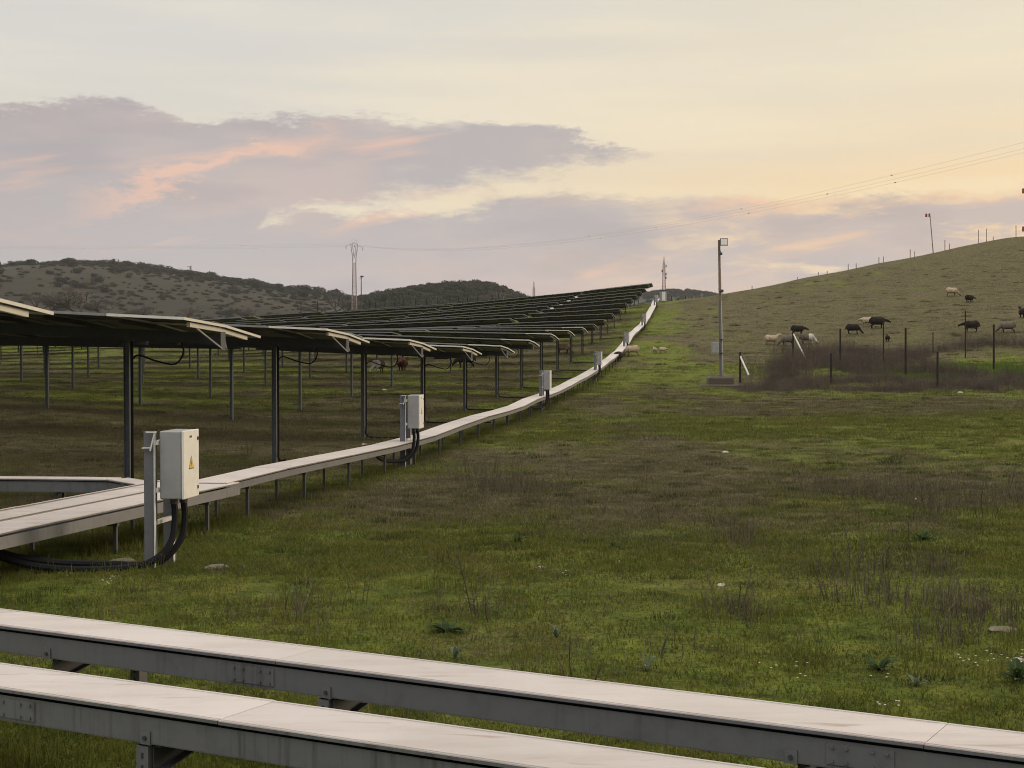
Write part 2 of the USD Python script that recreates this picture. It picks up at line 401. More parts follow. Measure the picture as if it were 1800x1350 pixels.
def dryness(X, Y):
    """Where the grass is dead and brown (1) or green (0), with panel shade added as brown."""
    X, Y = np.asarray(X, float), np.asarray(Y, float)
    base = 0.42 + 1.15 * fbm2(X, Y * 0.6, 5.5, 4, 11) + 1.75 * fbm2(X, Y * 0.45, 1.5, 3, 17)
    base = base - 0.12
    base += 0.30 * blob(X, Y, 2.2, 26, 5.5, 7.0) + 0.26 * blob(X, Y, 8.2, 21.5, 4.5, 3.2) + 0.2 * blob(X, Y, 0.5, 19, 3, 3)
    base += 0.45 * blob(X, Y, 16, 54, 14, 8) + 0.45 * blob(X, Y, 11, 70, 4, 4) - 0.34 * blob(X, Y, 12.5, 36, 7, 8) - 0.06 * blob(X, Y, 3.5, 43, 7, 7)
    base -= 0.28 * np.clip((13 - Y) / 6, 0, 1) - 0.0
    base += 0.12 * np.clip((Y - 70) / 20, 0, 1) + 0.56 * np.clip((Y - 74) / 16, 0, 1) * np.clip((X - 0.135 * Y + 4) / 5, 0, 1)
    base -= 1.3 * blob(X, Y, 24.5, 73.5, 6.5, 3.0, 0.35)
    base += 0.35 * blob(X, Y, -11, 38, 12, 12) - 0.12 * blob(X, Y, -30, 110, 34, 38)
    base += 0.22 * np.clip((LXL(Y) - X) / 2, 0, 1) * np.clip((135 - Y) / 25, 0, 1)  # browns the ground left of the tray to paint shade under the panels
    return np.clip(base, 0, 1)


def ground_look():
    g = G()
    pos = g.add('geometry', 'position')
    dry = g.add('attribute', 'fac', attribute='dry')  # dead grass plus the shade painted under the panels
    n1 = g.noise(pos, 3.2, 6.0, 0.65)
    n2 = g.noise(pos, 17.0, 5.0, 0.65)
    n3 = g.noise(pos, 0.45, 4.0, 0.6)
    green = g.mix(g.sstep(n1, 0.36, 0.66), (0.098, 0.134, 0.016), (0.175, 0.200, 0.024))
    green = g.mix(g.m('multiply', g.sstep(n3, 0.46, 0.7), 0.65), green, (0.195, 0.170, 0.042))
    brown = g.mix(g.sstep(n1, 0.35, 0.68), (0.090, 0.076, 0.036), (0.155, 0.130, 0.062))
    f = g.m('add', dry, g.m('multiply', g.m('subtract', n1, 0.5), 0.9))
    c = g.mix(g.sstep(f, 0.30, 0.72), green, brown)
    # moss-yellow and dark-green flecks, dead thatch, bare pockets: each at its own size
    f1 = g.noise(g.add('mapping', 'vector', vector=pos, location=(3.1, 7.7, 0.0)), 6.0, 5.0, 0.7)
    c = g.mix(g.m('multiply', g.sstep(f1, 0.55, 0.68), 0.8), c, (0.034, 0.046, 0.010))
    f2 = g.noise(g.add('mapping', 'vector', vector=pos, location=(13.1, 2.7, 4.0)), 2.1, 6.0, 0.7)
    c = g.mix(g.m('multiply', g.sstep(f2, 0.56, 0.70), 0.55), c, (0.215, 0.200, 0.045))
    f3 = g.noise(g.add('mapping', 'vector', vector=pos, location=(5.5, 1.7, 9.0)), 9.0, 6.0, 0.75)
    c = g.mix(g.m('multiply', g.sstep(f3, 0.56, 0.68), 0.6), c, (0.135, 0.108, 0.068))
    c = g.mix(g.m('multiply', g.sstep(n2, 0.50, 0.66), 0.62), c, (0.042, 0.038, 0.018))
    h = g.m('add', g.m('multiply', n2, 0.8), g.m('multiply', f1, 1.0))
    nrm = g.add('bump', 'normal', height=h, strength=1.0, distance=0.12)
    return g.done('pasture', surface=g.add('principled_bsdf', 'BSDF', base_color=c, roughness=0.95, specular_ior_level=0.1, normal=nrm))


def grade(a):
    return np.array(sorted(set(np.round(a, 4))))


def make_ground():
    ys = np.concatenate([np.arange(-60, 3, 3.0), np.arange(3, 24, 0.14), np.arange(24, 70, 0.35), np.arange(70, 180, 0.8), np.arange(180, 260, 4.0), np.geomspace(260, 2300, 24)])
    xs = np.concatenate([-np.geomspace(60, 2300, 22)[::-1], np.arange(-58, -14, 1.0), np.arange(-14, 14, 0.16), np.arange(14, 62, 0.5), np.geomspace(62, 2300, 26)])
    X, Y = np.meshgrid(xs, ys)
    Z = coarse_height(X, Y) + relief(X, Y)
    n, m = X.shape
    v = np.stack([X, Y, Z], -1).reshape(-1, 3)
    i = np.arange(n * m).reshape(n, m)
    a, b, c, d = i[:-1, :-1].ravel(), i[:-1, 1:].ravel(), i[1:, 1:].ravel(), i[1:, :-1].ravel()
    f = np.vstack([np.stack([a, b, c], 1), np.stack([a, c, d], 1)])
    p = usdkit.mesh(stage, path_for('ground'), (v, f), ground_look(), True)
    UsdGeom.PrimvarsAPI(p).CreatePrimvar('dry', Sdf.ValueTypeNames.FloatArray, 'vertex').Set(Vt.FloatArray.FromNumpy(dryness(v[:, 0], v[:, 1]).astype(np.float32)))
    tag(p.GetPrim(), 'uneven grazed pasture of green and brown grass', None, None, 'structure')


make_ground()


# ------------------------------------------------------------------ far hills with trees
def hill_look(path, a, b, c):
    g = G()
    pos = g.add('geometry', 'position')
    n1 = g.noise(pos, 0.012, 5.0, 0.6)
    n2 = g.noise(pos, 0.09, 5.0, 0.65)
    col = g.mix(g.sstep(n1, 0.38, 0.62), a, b)
    col = g.mix(g.m('multiply', g.sstep(n2, 0.45, 0.7), 0.8), col, c)
    return g.done(path, surface=g.add('principled_bsdf', 'BSDF', base_color=col, roughness=0.95, specular_ior_level=0.1))


def make_hill(name, ridge, Y, front, back, look, seed, label):
    """A ridge whose crest passes the given photograph points at depth Y."""
    pts = np.array([P(px, py, Y) for px, py in ridge])
    xs = np.linspace(pts[0, 0], pts[-1, 0], 160)
    rz = np.interp(xs, pts[:, 0], pts[:, 2])
    k = np.ones(9) / 9
    rz = np.convolve(np.pad(rz, 4, mode='edge'), k, mode='valid')
    edge = np.clip(np.minimum(xs - xs[0], xs[-1] - xs) / (0.08 * (xs[-1] - xs[0])), 0, 1)
    t = np.linspace(-1, 1, 61)
    ys = np.where(t < 0, Y + t * front, Y + t * back)
    prof = np.cos(t * np.pi / 2) ** 1.15
    X, T = np.meshgrid(xs, t)
    Yg = np.repeat(ys[:, None], len(xs), 1)
    Z = -5 + (rz + 5)[None] * prof[:, None] * (edge * edge * (3 - 2 * edge))[None]
    Z += (6.0 * fbm2(X, Yg, 160, 4, seed) + 1.6 * fbm2(X, Yg, 30, 3, seed + 4)) * np.sin(np.clip(prof, 0, 1) * np.pi)[:, None]
    n, m = X.shape
    i = np.arange(n * m).reshape(n, m)
    a, b, c, d = i[:-1, :-1].ravel(), i[:-1, 1:].ravel(), i[1:, 1:].ravel(), i[1:, :-1].ravel()
    v = np.stack([X, Yg, Z], -1).reshape(-1, 3)
    p = usdkit.mesh(stage, path_for(name), (v, np.vstack([np.stack([a, b, c], 1), np.stack([a, c, d], 1)])), look, True).GetPrim()
    tag(p, label, None, None, 'structure')
    sp = RectBivariateSpline(ys, xs, Z, kx=1, ky=1)
    return (lambda x, y: sp.ev(y, x)), xs, ys, rz


HILL1 = hill_look('dehesa_slope', (0.036, 0.033, 0.021), (0.050, 0.040, 0.026), (0.026, 0.028, 0.018))
HILL2 = hill_look('wooded_slope', (0.045, 0.05, 0.035), (0.055, 0.055, 0.042), (0.03, 0.033, 0.025))
h1, hx1, hy1, hr1 = make_hill('hill', [(-900, 504), (-500, 474), (-200, 482), (0, 477), (100, 472), (200, 469), (270, 475), (330, 486), (420, 500), (500, 513), (560, 517), (620, 528), (700, 545), (820, 565), (1000, 590)], 1050, 520, 500, HILL1, 21, 'broad hill with scattered oaks behind the panels')
h2, hx2, hy2, hr2 = make_hill('hill', [(480, 590), (600, 545), (660, 528), (730, 514), (800, 506), (860, 506), (900, 522), (960, 545), (1060, 590)], 820, 260, 260, HILL2, 33, 'low wooded hill right of the pylon')
h3, hx3, hy3, hr3 = make_hill('hill', [(900, 580), (1050, 540), (1140, 516), (1190, 513), (1215, 515), (1265, 524), (1330, 535), (1500, 560), (1700, 590)], 1500, 400, 400, HILL2, 45, 'distant dim ridge behind the end of the cable tray')


def leaf_look(path, a, b):
    g = G()
    pos = g.add('texture_coordinate', 'object')
    k = g.noise(pos, 1.2, 4.0, 0.6)
    col = g.mix(g.sstep(k, 0.35, 0.65), a, b)
    r = g.lin(g.add('object_info', 'random'), 0, 1, 0.75, 1.25)
    col = g.mix(1.0, col, g.add('combine_color', 'color', r=r, g=r, b=r), 'multiply')
    bs = g.add('principled_bsdf', 'BSDF', base_color=col, roughness=0.8, specular_ior_level=0.2)
    tr = g.add('translucent_bsdf', 'BSDF', color=col)
    return g.done(path, surface=g.add('mix_closure', 'closure', fac=0.2, closure1=bs, closure2=tr))


OAK = leaf_look('oak_leaves', (0.028, 0.032, 0.018), (0.052, 0.054, 0.031))
BARK = surface('bark', (0.05, 0.042, 0.035), 0.9, var=0.2)
TWIG = surface('bare_twigs', (0.075, 0.060, 0.052), 0.9, var=0.25, rnd=0.15)


def crown(r, rr, n=420, flat=0.7, lobes=6, leaf=0.42):
    """Leaf-clump faces through a few overlapping lobes."""
    cs = [(r.normal(0, 0.42 * rr), r.normal(0, 0.42 * rr), r.uniform(-0.25, 0.35) * rr, r.uniform(0.5, 0.75) * rr) for _ in range(lobes)]
    V, F = [], []
    for i in range(n):
        cx, cy, cz, R = cs[r.integers(lobes)]
        d = r.normal(size=3); d /= np.linalg.norm(d)
        p = np.array([cx, cy, cz]) + d * R * r.uniform(0.55, 1.0) ** 0.5
        p[2] *= flat
        a = r.normal(size=3); a /= np.linalg.norm(a)
        b = np.cross(a, d + 0.4 * r.normal(size=3)); b /= np.linalg.norm(b) + 1e-9
        s = leaf * r.uniform(0.6, 1.3)
        k = len(V) * 4
        V.append([p - a * s, p - b * s * 0.6, p + a * s, p + b * s * 0.6]); F += [[k, k + 1, k + 2], [k, k + 2, k + 3]]
    return np.array(V).reshape(-1, 3), F


def make_tree(label, group, seed, kind='oak', loc=(0, 0, 0)):
    r = np.random.default_rng(seed)
    t = thing('oak_tree' if kind == 'oak' else 'bare_tree', label, 'tree', loc, 0, group, 1.0)
    if kind == 'oak':
        H, R = 2.3, 2.6
        m = MB().tube([(0, 0, -0.4), (0.1, 0, 1.0), (0.0, 0.15, 2.2)], [0.32, 0.24, 0.18], 6)
        for _ in range(4):
            d = r.normal(size=3) * [1, 1, 0.3] + [0, 0, 0.8]
            m.tube([(0, 0.1, 1.5), np.array([0, 0.1, 1.5]) + d * 0.7, np.array([0, 0.1, 1.5]) + d * 1.4], [0.14, 0.1, 0.05], 5)
        m.build('trunk', BARK, t)
        v, f = crown(r, R, 520, 0.85, 7, 0.40)
        MB().raw(v + [0, 0, H], f).build('crown', OAK, t)
    else:
        m = MB(); tw = MB()
        def branch(p, d, L, rad, lev):
            q = p + d * L
            (m if lev < 2 else tw).tube([p, (p + q) / 2 + r.normal(size=3) * L * 0.05, q], [rad, rad * 0.8, rad * 0.6], 4 if lev < 2 else 3, False)
            if lev < 4:
                for _ in range(4 if lev < 3 else 3):
                    nd = d + r.normal(size=3) * 0.55; nd[2] = abs(nd[2]) * 0.9; nd /= np.linalg.norm(nd)
                    branch(p + d * L * r.uniform(0.5, 1.0), nd, L * r.uniform(0.55, 0.8), rad * 0.55, lev + 1)
        for _ in range(4):
            d = r.normal(size=3) * [0.5, 0.5, 0.2] + [0, 0, 1]; d /= np.linalg.norm(d)
            branch(np.array([r.normal() * 0.2, r.normal() * 0.2, -0.2]), d, 1.6, 0.13, 0)
        m.build('trunk', BARK, t); tw.build('crown', TWIG, t)
    return t


OAKS_GROUP = 'round dark oaks along the crest and slope of the far hill'
protos = []
spots = []
r1 = np.random.default_rng(12)
for px in np.arange(-60, 640, 6.2):                      # along the crest
    if r1.random() < 0.92:
        q = P(px + r1.uniform(-4, 4), 500, 1050)
        spots.append((q[0], 1050 + r1.uniform(-26, 4), r1.uniform(0.7, 1.6)))
while len(spots) < 270:                                  # over the slope facing us
    px = r1.uniform(-60, 640); y = 1050 - 420 * r1.random() ** 1.6
    x = (px - 900) / FPX * y
    if fbm2(np.array([x]), np.array([y]), 90, 3, 8)[0] > -0.08 + 0.12 * (1050 - y) / 420: spots.append((x, y, r1.uniform(0.55, 1.25)))
for i, (x, y, s) in enumerate(spots):
    loc, lab = (x, y, float(h1(x, y)) - 0.75 * s), 'small round dark oak among its look-alikes on the far hill behind the panels'
    if i < 4: o = make_tree(lab, OAKS_GROUP, 50 + i, 'oak', loc); o.GetAttribute('xformOp:scale').Set(Gf.Vec3f(s * 1.15, s * 1.15, s)); protos.append(o)
    else: dup(protos[i % 4], loc, r1.uniform(0, 6.28), lab, (s * 1.15, s * 1.15, s))

# the dense wood on the second and third hill reads as one mass
crowns = [crown(np.random.default_rng(90 + k), 2.8, 300, 0.8, 5, 0.5) for k in range(2)]


def instancer(name, label, cat, protos, pos, which, rot, scale):
    """One PointInstancer: protos is a list of (vertices, faces, material)."""
    pi = UsdGeom.PointInstancer.Define(stage, path_for(name))
    for k, (v, f, mat) in enumerate(protos):
        q = usdkit.mesh(stage, f'{pi.GetPath()}/clump_{k + 1:03d}', (np.asarray(v), np.asarray(f)), mat)
        pi.GetPrototypesRel().AddTarget(q.GetPath())
    n = len(pos)
    pi.CreatePositionsAttr(Vt.Vec3fArray.FromNumpy(np.asarray(pos, np.float32)))
    pi.CreateProtoIndicesAttr(Vt.IntArray.FromNumpy(np.asarray(which, np.int32)))
    half = np.asarray(rot) / 2
    pi.CreateOrientationsAttr(Vt.QuathArray([Gf.Quath(float(math.cos(a)), 0, 0, float(math.sin(a))) for a in half]))
    pi.CreateScalesAttr(Vt.Vec3fArray.FromNumpy(np.asarray(scale, np.float32)))
    return tag(pi.GetPrim(), label, cat, None, 'stuff')


wood = []
for hf, Yc, fr, px0, px1, n in ((h2, 820, 200, 610, 930, 900), (h3, 1500, 200, 1090, 1330, 420)):
    for _ in range(n):
        y = Yc - fr * r1.random() ** 1.3 + 12; px = r1.uniform(px0, px1); x = (px - 900) / FPX * y
        wood.append((x, y, float(hf(x, y)) + 1.2))
wood = np.array(wood)
s = r1.uniform(0.6, 1.15, len(wood))
instancer('woodland', 'dense dark wood covering the low hills in the middle distance', 'woodland', [(v, f, OAK) for v, f in crowns], wood, r1.integers(0, 2, len(wood)), r1.uniform(0, 6.28, len(wood)), np.stack([s, s, s * r1.uniform(0.8, 1.2, len(wood))], 1))

scr = []
while len(scr) < 1100:
    px = r1.uniform(-60, 660); y = 1046 - 430 * r1.random() ** 1.2; x = (px - 900) / FPX * y
    if fbm2(np.array([x]), np.array([y * 0.6]), 40, 4, 15)[0] > -0.02 + 0.16 * r1.normal(): scr.append((x, y, float(h1(x, y)) + 0.2))
s = r1.uniform(0.2, 0.75, len(scr))
instancer('hill_scrub', 'dark low scrub spread over the slope of the far hill', 'scrub', [(v, f, OAK) for v, f in crowns], scr, r1.integers(0, 2, len(scr)), r1.uniform(0, 6.28, len(scr)), np.stack([s * 1.2, s * 1.2, s * 0.7], 1))

# bare brown trees and scrub in front of the far hill
BT = 'bare brown trees below the far hill'
bt0 = None
for px, py, Y, s, lab in [(130, 548, 420, 3.0, 'tallest bare brown tree below the hill, above the near panel row'), (85, 552, 430, 2.3, 'bare brown tree just left of the tallest bare tree'), (180, 552, 425, 1.9, 'low bare tree just right of the tallest bare tree'),
                          (20, 560, 440, 2.2, 'bare tree at the left edge behind the near panels'), (258, 560, 430, 1.6, 'small bare shrub right of the bare trees'), (330, 560, 440, 1.5, 'lone bare shrub right of the small bare shrub, behind the panels'), (610, 545, 560, 2.1, 'bare tree left of the pylon foot'), (596, 545, 570, 1.8, 'small bare tree farther left of the pylon foot'), (871, 537, 620, 2.6, 'tall loose tree at the right end of the low wooded hill'), (440, 560, 445, 1.4, 'bare bush behind the panels under the end of the hill')]:
    q = P(px, py, Y); gz = min(q[2], 3.0 if Y < 500 else q[2])
    if bt0 is None: bt0 = make_tree(lab, BT, 5, 'bare', (q[0], q[1], q[2])); bt0.GetAttribute('xformOp:scale').Set(Gf.Vec3f(s * 1.3, s * 1.3, s * 0.85))
    else: dup(bt0, (q[0], q[1], q[2]), r1.uniform(0, 6.28), lab, (s * 1.2, s * 1.2, s * 0.85))

# ------------------------------------------------------------------ placing on the ground through a pixel
def PZ(px, py, z):
    d = P(px, py, 1.0) - [0, 0, EYE]
    t = (z - EYE) / d[2]
    return d * t + [0, 0, EYE]


def PG(px, py, y0=5.0, y1=240.0):
    """Where the ray through a pixel meets the ground."""
    d = P(px, py, 1.0) - [0, 0, EYE]
    ys = np.geomspace(y0, y1, 700)
    over = EYE + d[2] * ys - ground(d[0] * ys, ys)
    hit = np.nonzero(over < 0)[0]
    y = ys[hit[0]] if len(hit) else y1
    return np.array([d[0] * y, y, float(ground(d[0] * y, y))])


def LX(b, Y): return b + A_ * Y
def lie(x, y): return float(_sp.ev(y, x))
UPV = np.array([0, 0, 1.0])


# ------------------------------------------------------------------ cable trays
def tray_run(t, pts, width, lid_len=None, side_h=0.10, lids=1, bolts=None, lid_gap=0.012, jit=0.0, r=None):
    """Lids and side channels along the top centre points pts (one lid and one channel between each pair)."""
    for i in range(len(pts) - 1):
        a, b = np.asarray(pts[i], float), np.asarray(pts[i + 1], float)
        d = (b - a) / np.linalg.norm(b - a)
        n = np.cross(d, UPV); n /= np.linalg.norm(n)
        up = np.cross(n, d)
        lw = width / lids - (0.035 if lids > 1 else 0)
        for q in range(lids):
            off = n * ((q - (lids - 1) / 2) * (lw + (0.035 if lids > 1 else 0)))
            m = MB()
            j = up * (r.uniform(-jit, jit) if r is not None else 0)
            m.beam(a + off - up * 0.004 + d * 0.0015 + j, b + off - up * 0.004 - d * 0.0015 + j, lw - 0.008, 0.005, n)
            if lids > 1 and q == 0: j = j + up * 0.016
            m2 = MB()
            for sd in (-1, 1):     # folded-down edges and the raised bead beside them
                e = n * sd * (lw / 2 - 0.004)
                m2.beam(a + off + e - up * 0.013 + d * 0.002 + j, b + off + e - up * 0.013 - d * 0.002 + j, 0.004, 0.012, n)
                e = n * sd * (lw / 2 - 0.018)
                m.beam(a + off + e + d * 0.003 + j, b + off + e - d * 0.003 + j, 0.012, 0.004, n)
            m2.build('edge', STEEL, m.build('lid', LID, t))
        m = MB()
        for sd in (-1, 1):
            e = n * sd * (width / 2 - 0.016)
            m.beam(a + e - up * (0.022 + lid_gap + side_h / 2), b + e - up * (0.022 + lid_gap + side_h / 2), 0.004, side_h, n)
            m.beam(a + e - n * sd * 0.012 - up * (0.024 + lid_gap + side_h), b + e - n * sd * 0.012 - up * (0.024 + lid_gap + side_h), 0.026, 0.004, n)
        m.beam(a - up * (0.018 + lid_gap + side_h), b - up * (0.018 + lid_gap + side_h), width - 0.06, 0.004, n)
        if lids == 1: m.beam(a - up * (0.018 + lid_gap / 2), b - up * (0.018 + lid_gap / 2), width - 0.07, 0.010, n)
        m.build('side_channel', STEEL, t)


def splice(t, p, d, n, up, mat=None):
    """A joint in the side channel facing n: a plate with eight bolts."""
    m = MB().beam(p - d * 0.13, p + d * 0.13, 0.004, 0.082, n)
    m.build('splice_plate', STEEL, t)
    for s in (-0.105, -0.05, 0.05, 0.105):
        for z in (-0.027, 0.027):
            c = p + d * s + up * z + n * 0.004
            MB().tube([c, c + n * 0.006], 0.0065, 6).build('bolt', STEEL, t)


def channel_post(m, base, top, w, dpt, side, face):
    """A slotted C post: web on the side facing 'face', two flanges going back."""
    base, top = np.asarray(base, float), np.asarray(top, float)
    side, face = np.asarray(side, float), np.asarray(face, float)
    m.beam(base, top, w, 0.005, side)
    for sd in (-1, 1):
        o = side * sd * (w / 2 - 0.0025) - face * (dpt / 2 + 0.003)
        m.beam(base + o, top + o, 0.005, dpt, side)
        o2 = side * sd * (w / 2 - 0.012) - face * (dpt + 0.001)
        m.beam(base + o2, top + o2, 0.016, 0.004, side)


# the two trays across the foreground
def front_tray(back, front, zt, xr, joints, label, lid0):
    def line(pair): return [PZ(px, py, zt) for px, py in pair]
    b0, b1 = line(back); f0, f1 = line(front)
    d = (b1 - b0); d /= np.linalg.norm(d)
    d2 = (f1 - f0); d2 /= np.linalg.norm(d2)
    d = d + d2; d[2] = 0; d /= np.linalg.norm(d)
    n = np.cross(d, UPV)                       # towards the camera or away
    if n[1] > 0: n = -n
    wdt = abs((f0 + f1 - b0 - b1) @ n) / 2
    c0 = (b0 + b1 + f0 + f1) / 4
    t = thing('cable_tray', label, 'cable tray', (0, 0, 0), 0, 'cable trays crossing the foreground')
    s0 = xr[0]
    pts = [c0 + d * s for s in np.arange(xr[0] + lid0, xr[1] + 0.1, 3.0)]
    tray_run(t, pts, wdt, side_h=0.105, jit=0.0012, r=rng)
    return t, c0, d, n, wdt


t1, c1, d1, n1, w1_ = front_tray(((0, 1068), (1800, 1288)), ((0, 1100), (1800, 1328)), 0.55, (-7.0, 6.5), None, 'upper of the two long pale cable trays crossing the foreground', 0.35)
t2, c2, d2, n2, w2_ = front_tray(((0, 1163), (1200, 1330)), ((0, 1210), (930, 1345)), 0.55, (-7.0, 6.5), None, 'lower and nearer of the two long pale cable trays crossing the foreground', 0.9)


def along(px, py, c, d, n, w, z):
    """Distance along the tray of the point seen at a pixel, on the tray's front face."""
    r = P(px, py, 1.0) - [0, 0, EYE]
    o = c + n * (w / 2)
    M = np.array([[r[0], -d[0]], [r[1], -d[1]]])
    k = np.linalg.solve(M, np.array([o[0], o[1]]))
    return k[1]


for (px, py) in ((440, 1160), (1510, 1310)):
    s = along(px, py, c1, d1, n1, w1_, 0)
    splice(t1, c1 + d1 * s + n1 * (w1_ / 2 - 0.0118) + UPV * (-0.086), d1, n1, UPV)
s = along(18, 1225, c2, d2, n2, w2_, 0)
splice(t2, c2 + d2 * s + n2 * (w2_ / 2 - 0.0118) + UPV * (-0.086), d2, n2, UPV)


def support(t, c, d, n, w, s, arm=True, post=True, at=0.42, arm_len=0.36):
    """A slotted post under the tray's front edge and a tapered cantilever arm running back under it."""
    zb = -0.150
    if post:
        p = c + d * s + n * (w / 2 - at)
        g0 = float(ground(p[0], p[1]))
        top = p + UPV * (zb - 0.004)
        m = MB(); channel_post(m, (p[0], p[1], g0 - 0.3), top, 0.062, 0.05, d, n)
        m.build('post', STEEL, t)
        for k, z in enumerate(np.arange(top[2] - 0.04, g0 + 0.02, -0.05)[:7]):
            q = np.array([p[0], p[1], z]) + n * 0.0034
            MB().beam(q - UPV * 0.012, q + UPV * 0.012, 0.011, 0.002, d).build('slot', INK, t)
    if arm:
        o = c + d * (s + 0.04) + UPV * zb + n * (w / 2 - 0.03)
        m = MB()
        poly = [o, o - n * arm_len, o - n * arm_len - UPV * 0.03, o - UPV * 0.11]
        m.prism(poly, None, d * 0.006)
        m.box(o - n * arm_len / 2 + d * 0.022 - UPV * 0.003, (0.045, arm_len, 0.005), np.stack([d, n, UPV], 1))
        low = [o - UPV * 0.112, o - UPV * 0.106, o - n * arm_len - UPV * 0.026, o - n * arm_len - UPV * 0.032]
        m.prism(low, None, d * 0.045)
        m.build('arm', STEEL_DARK, t)
        q = c + d * (s + 0.02) + n * (w / 2 - 0.0095) - UPV * 0.118
        MB().box(q, (0.05, 0.005, 0.055), np.stack([d, n, UPV], 1)).build('clip', STEEL, t)
        MB().tube([q + n * 0.002, q + n * 0.012], 0.009, 6).build('bolt', STEEL_DARK, t)


for px, py, a, p, at in ((75, 1140, True, False, .05), (187, 1160, False, True, 0.2), (565, 1200, True, True, 0.015), (1380, 1318, True, False, .05), (1457, 1335, False, True, 0.2)):
    support(t1, c1, d1, n1, w1_, along(px, py, c1, d1, n1, w1_, 0), a, p, at)
for px, py, a, p, at in ((246, 1283, True, True, 0.015), (1150, 1400, True, True, 0.015), (-500, 1200, True, True, 0.015)):
    support(t2, c2, d2, n2, w2_, along(px, py, c2, d2, n2, w2_, 0), a, p, at)

# the long tray that climbs the slope
BC, MW = -5.75, 0.48
ym = np.concatenate([[17.2], np.arange(19.6, 143, 3.4)])
r2 = np.random.default_rng(5)
mp = [np.array([LX(BC, y), y, lie(LX(BC, y), y) + 0.46 + r2.uniform(-0.035, 0.035)]) for y in ym]
long_tray = thing('cable_tray', 'long pale cable tray climbing the slope past the panel row ends', 'cable tray')
tray_run(long_tray, mp, MW, side_h=0.075, jit=0.004, r=r2)


def tray_legs(t, run, every, start, width, y_max=1e9, zunder=0.11, sides=(-1, 1)):
    L = 0.0
    run = np.asarray(run)
    seg = np.linalg.norm(np.diff(run, axis=0), axis=1); cum = np.concatenate([[0], np.cumsum(seg)])
    for q in np.arange(start, cum[-1], every):
        k = min(np.searchsorted(cum, q, 'right') - 1, len(seg) - 1)
        p = run[k] + (run[k + 1] - run[k]) * (q - cum[k]) / seg[k]
        if p[1] > y_max: break
        d = run[k + 1] - run[k]; d = d / np.linalg.norm(d); n = np.cross(d, UPV); n /= np.linalg.norm(n)
        for sd in sides:
            o = p + n * sd * (width / 2 - 0.035)
            m = MB(); channel_post(m, (o[0], o[1], ground(o[0], o[1]) - 0.15), o - UPV * zunder, 0.032, 0.03, d, n * sd)
            m.build('leg', STEEL_DARK, t)
        o1, o2 = p + n * (width / 2 - 0.02) - UPV * (zunder + 0.018), p - n * (width / 2 - 0.02) - UPV * (zunder + 0.018)
        MB().beam(o1, o2, 0.04, 0.03).build('crossbar', STEEL_DARK, t)


tray_legs(long_tray, mp, 2.5, 0.9, MW, 96)

# the double-lidded tray that comes from the left to the first cabinet, and the branch that leaves it to the left
zt = 0.47
e0, e1 = PZ(0, 938, zt), PZ(424, 848, zt)
dd = e1 - e0; dd[2] = 0; dd /= np.linalg.norm(dd)
nn = np.cross(dd, UPV)
DW = 0.98
cw = [e1 - nn * DW / 2 + dd * s + UPV * 0.0 for s in (-9.4, -6.3, -3.1, 0.0)]
double_tray = thing('cable_tray', 'broad double-lidded cable tray behind the nearest cabinet', 'cable tray')
tray_run(double_tray, cw, DW, side_h=0.10, lids=2, jit=0.002, r=r2)
tray_legs(double_tray, cw, 2.05, 0.4, DW, zunder=0.14)
br = [PZ(262, 850, zt - 0.006), PZ(205, 841, zt - 0.005), PZ(90, 839.5, zt - 0.005), PZ(-120, 838, zt - 0.005), PZ(-330, 837, zt - 0.005)]
branch_tray = thing('cable_tray', 'narrow cable tray branching left under the near panel row', 'cable tray')
tray_run(branch_tray, br, 0.30, side_h=0.12, jit=0.002, r=r2)
tray_legs(branch_tray, br[1:], 1.8, 0.7, 0.30, zunder=0.15)
fb = [P(-40, 600.5, 112), P(40, 600.2, 113), P(84, 597.5, 116)]
far_tray = thing('cable_tray', 'distant pale cable tray seen under the panels at the left edge', 'cable tray')
tray_run(far_tray, fb, 0.5, side_h=0.1)
tray_legs(far_tray, fb, 2.4, 0.5, 0.5, zunder=0.13)


# ------------------------------------------------------------------ combiner cabinets
def curve(pts, n=22):
    """A smooth curve through the points (Catmull-Rom)."""
    p = np.asarray(pts, float)
    p = np.vstack([2 * p[0] - p[1], p, 2 * p[-1] - p[-2]])
    out = []
    for i in range(1, len(p) - 2):
        for t in np.linspace(0, 1, max(3, n // (len(p) - 3)), endpoint=False):
            a, b, c, d = p[i - 1:i + 3]
            out.append(0.5 * (2 * b + (c - a) * t + (2 * a - 5 * b + 4 * c - d) * t * t + (-a + 3 * b - 3 * c + d) * t ** 3))
    return np.array(out + [p[-2]])


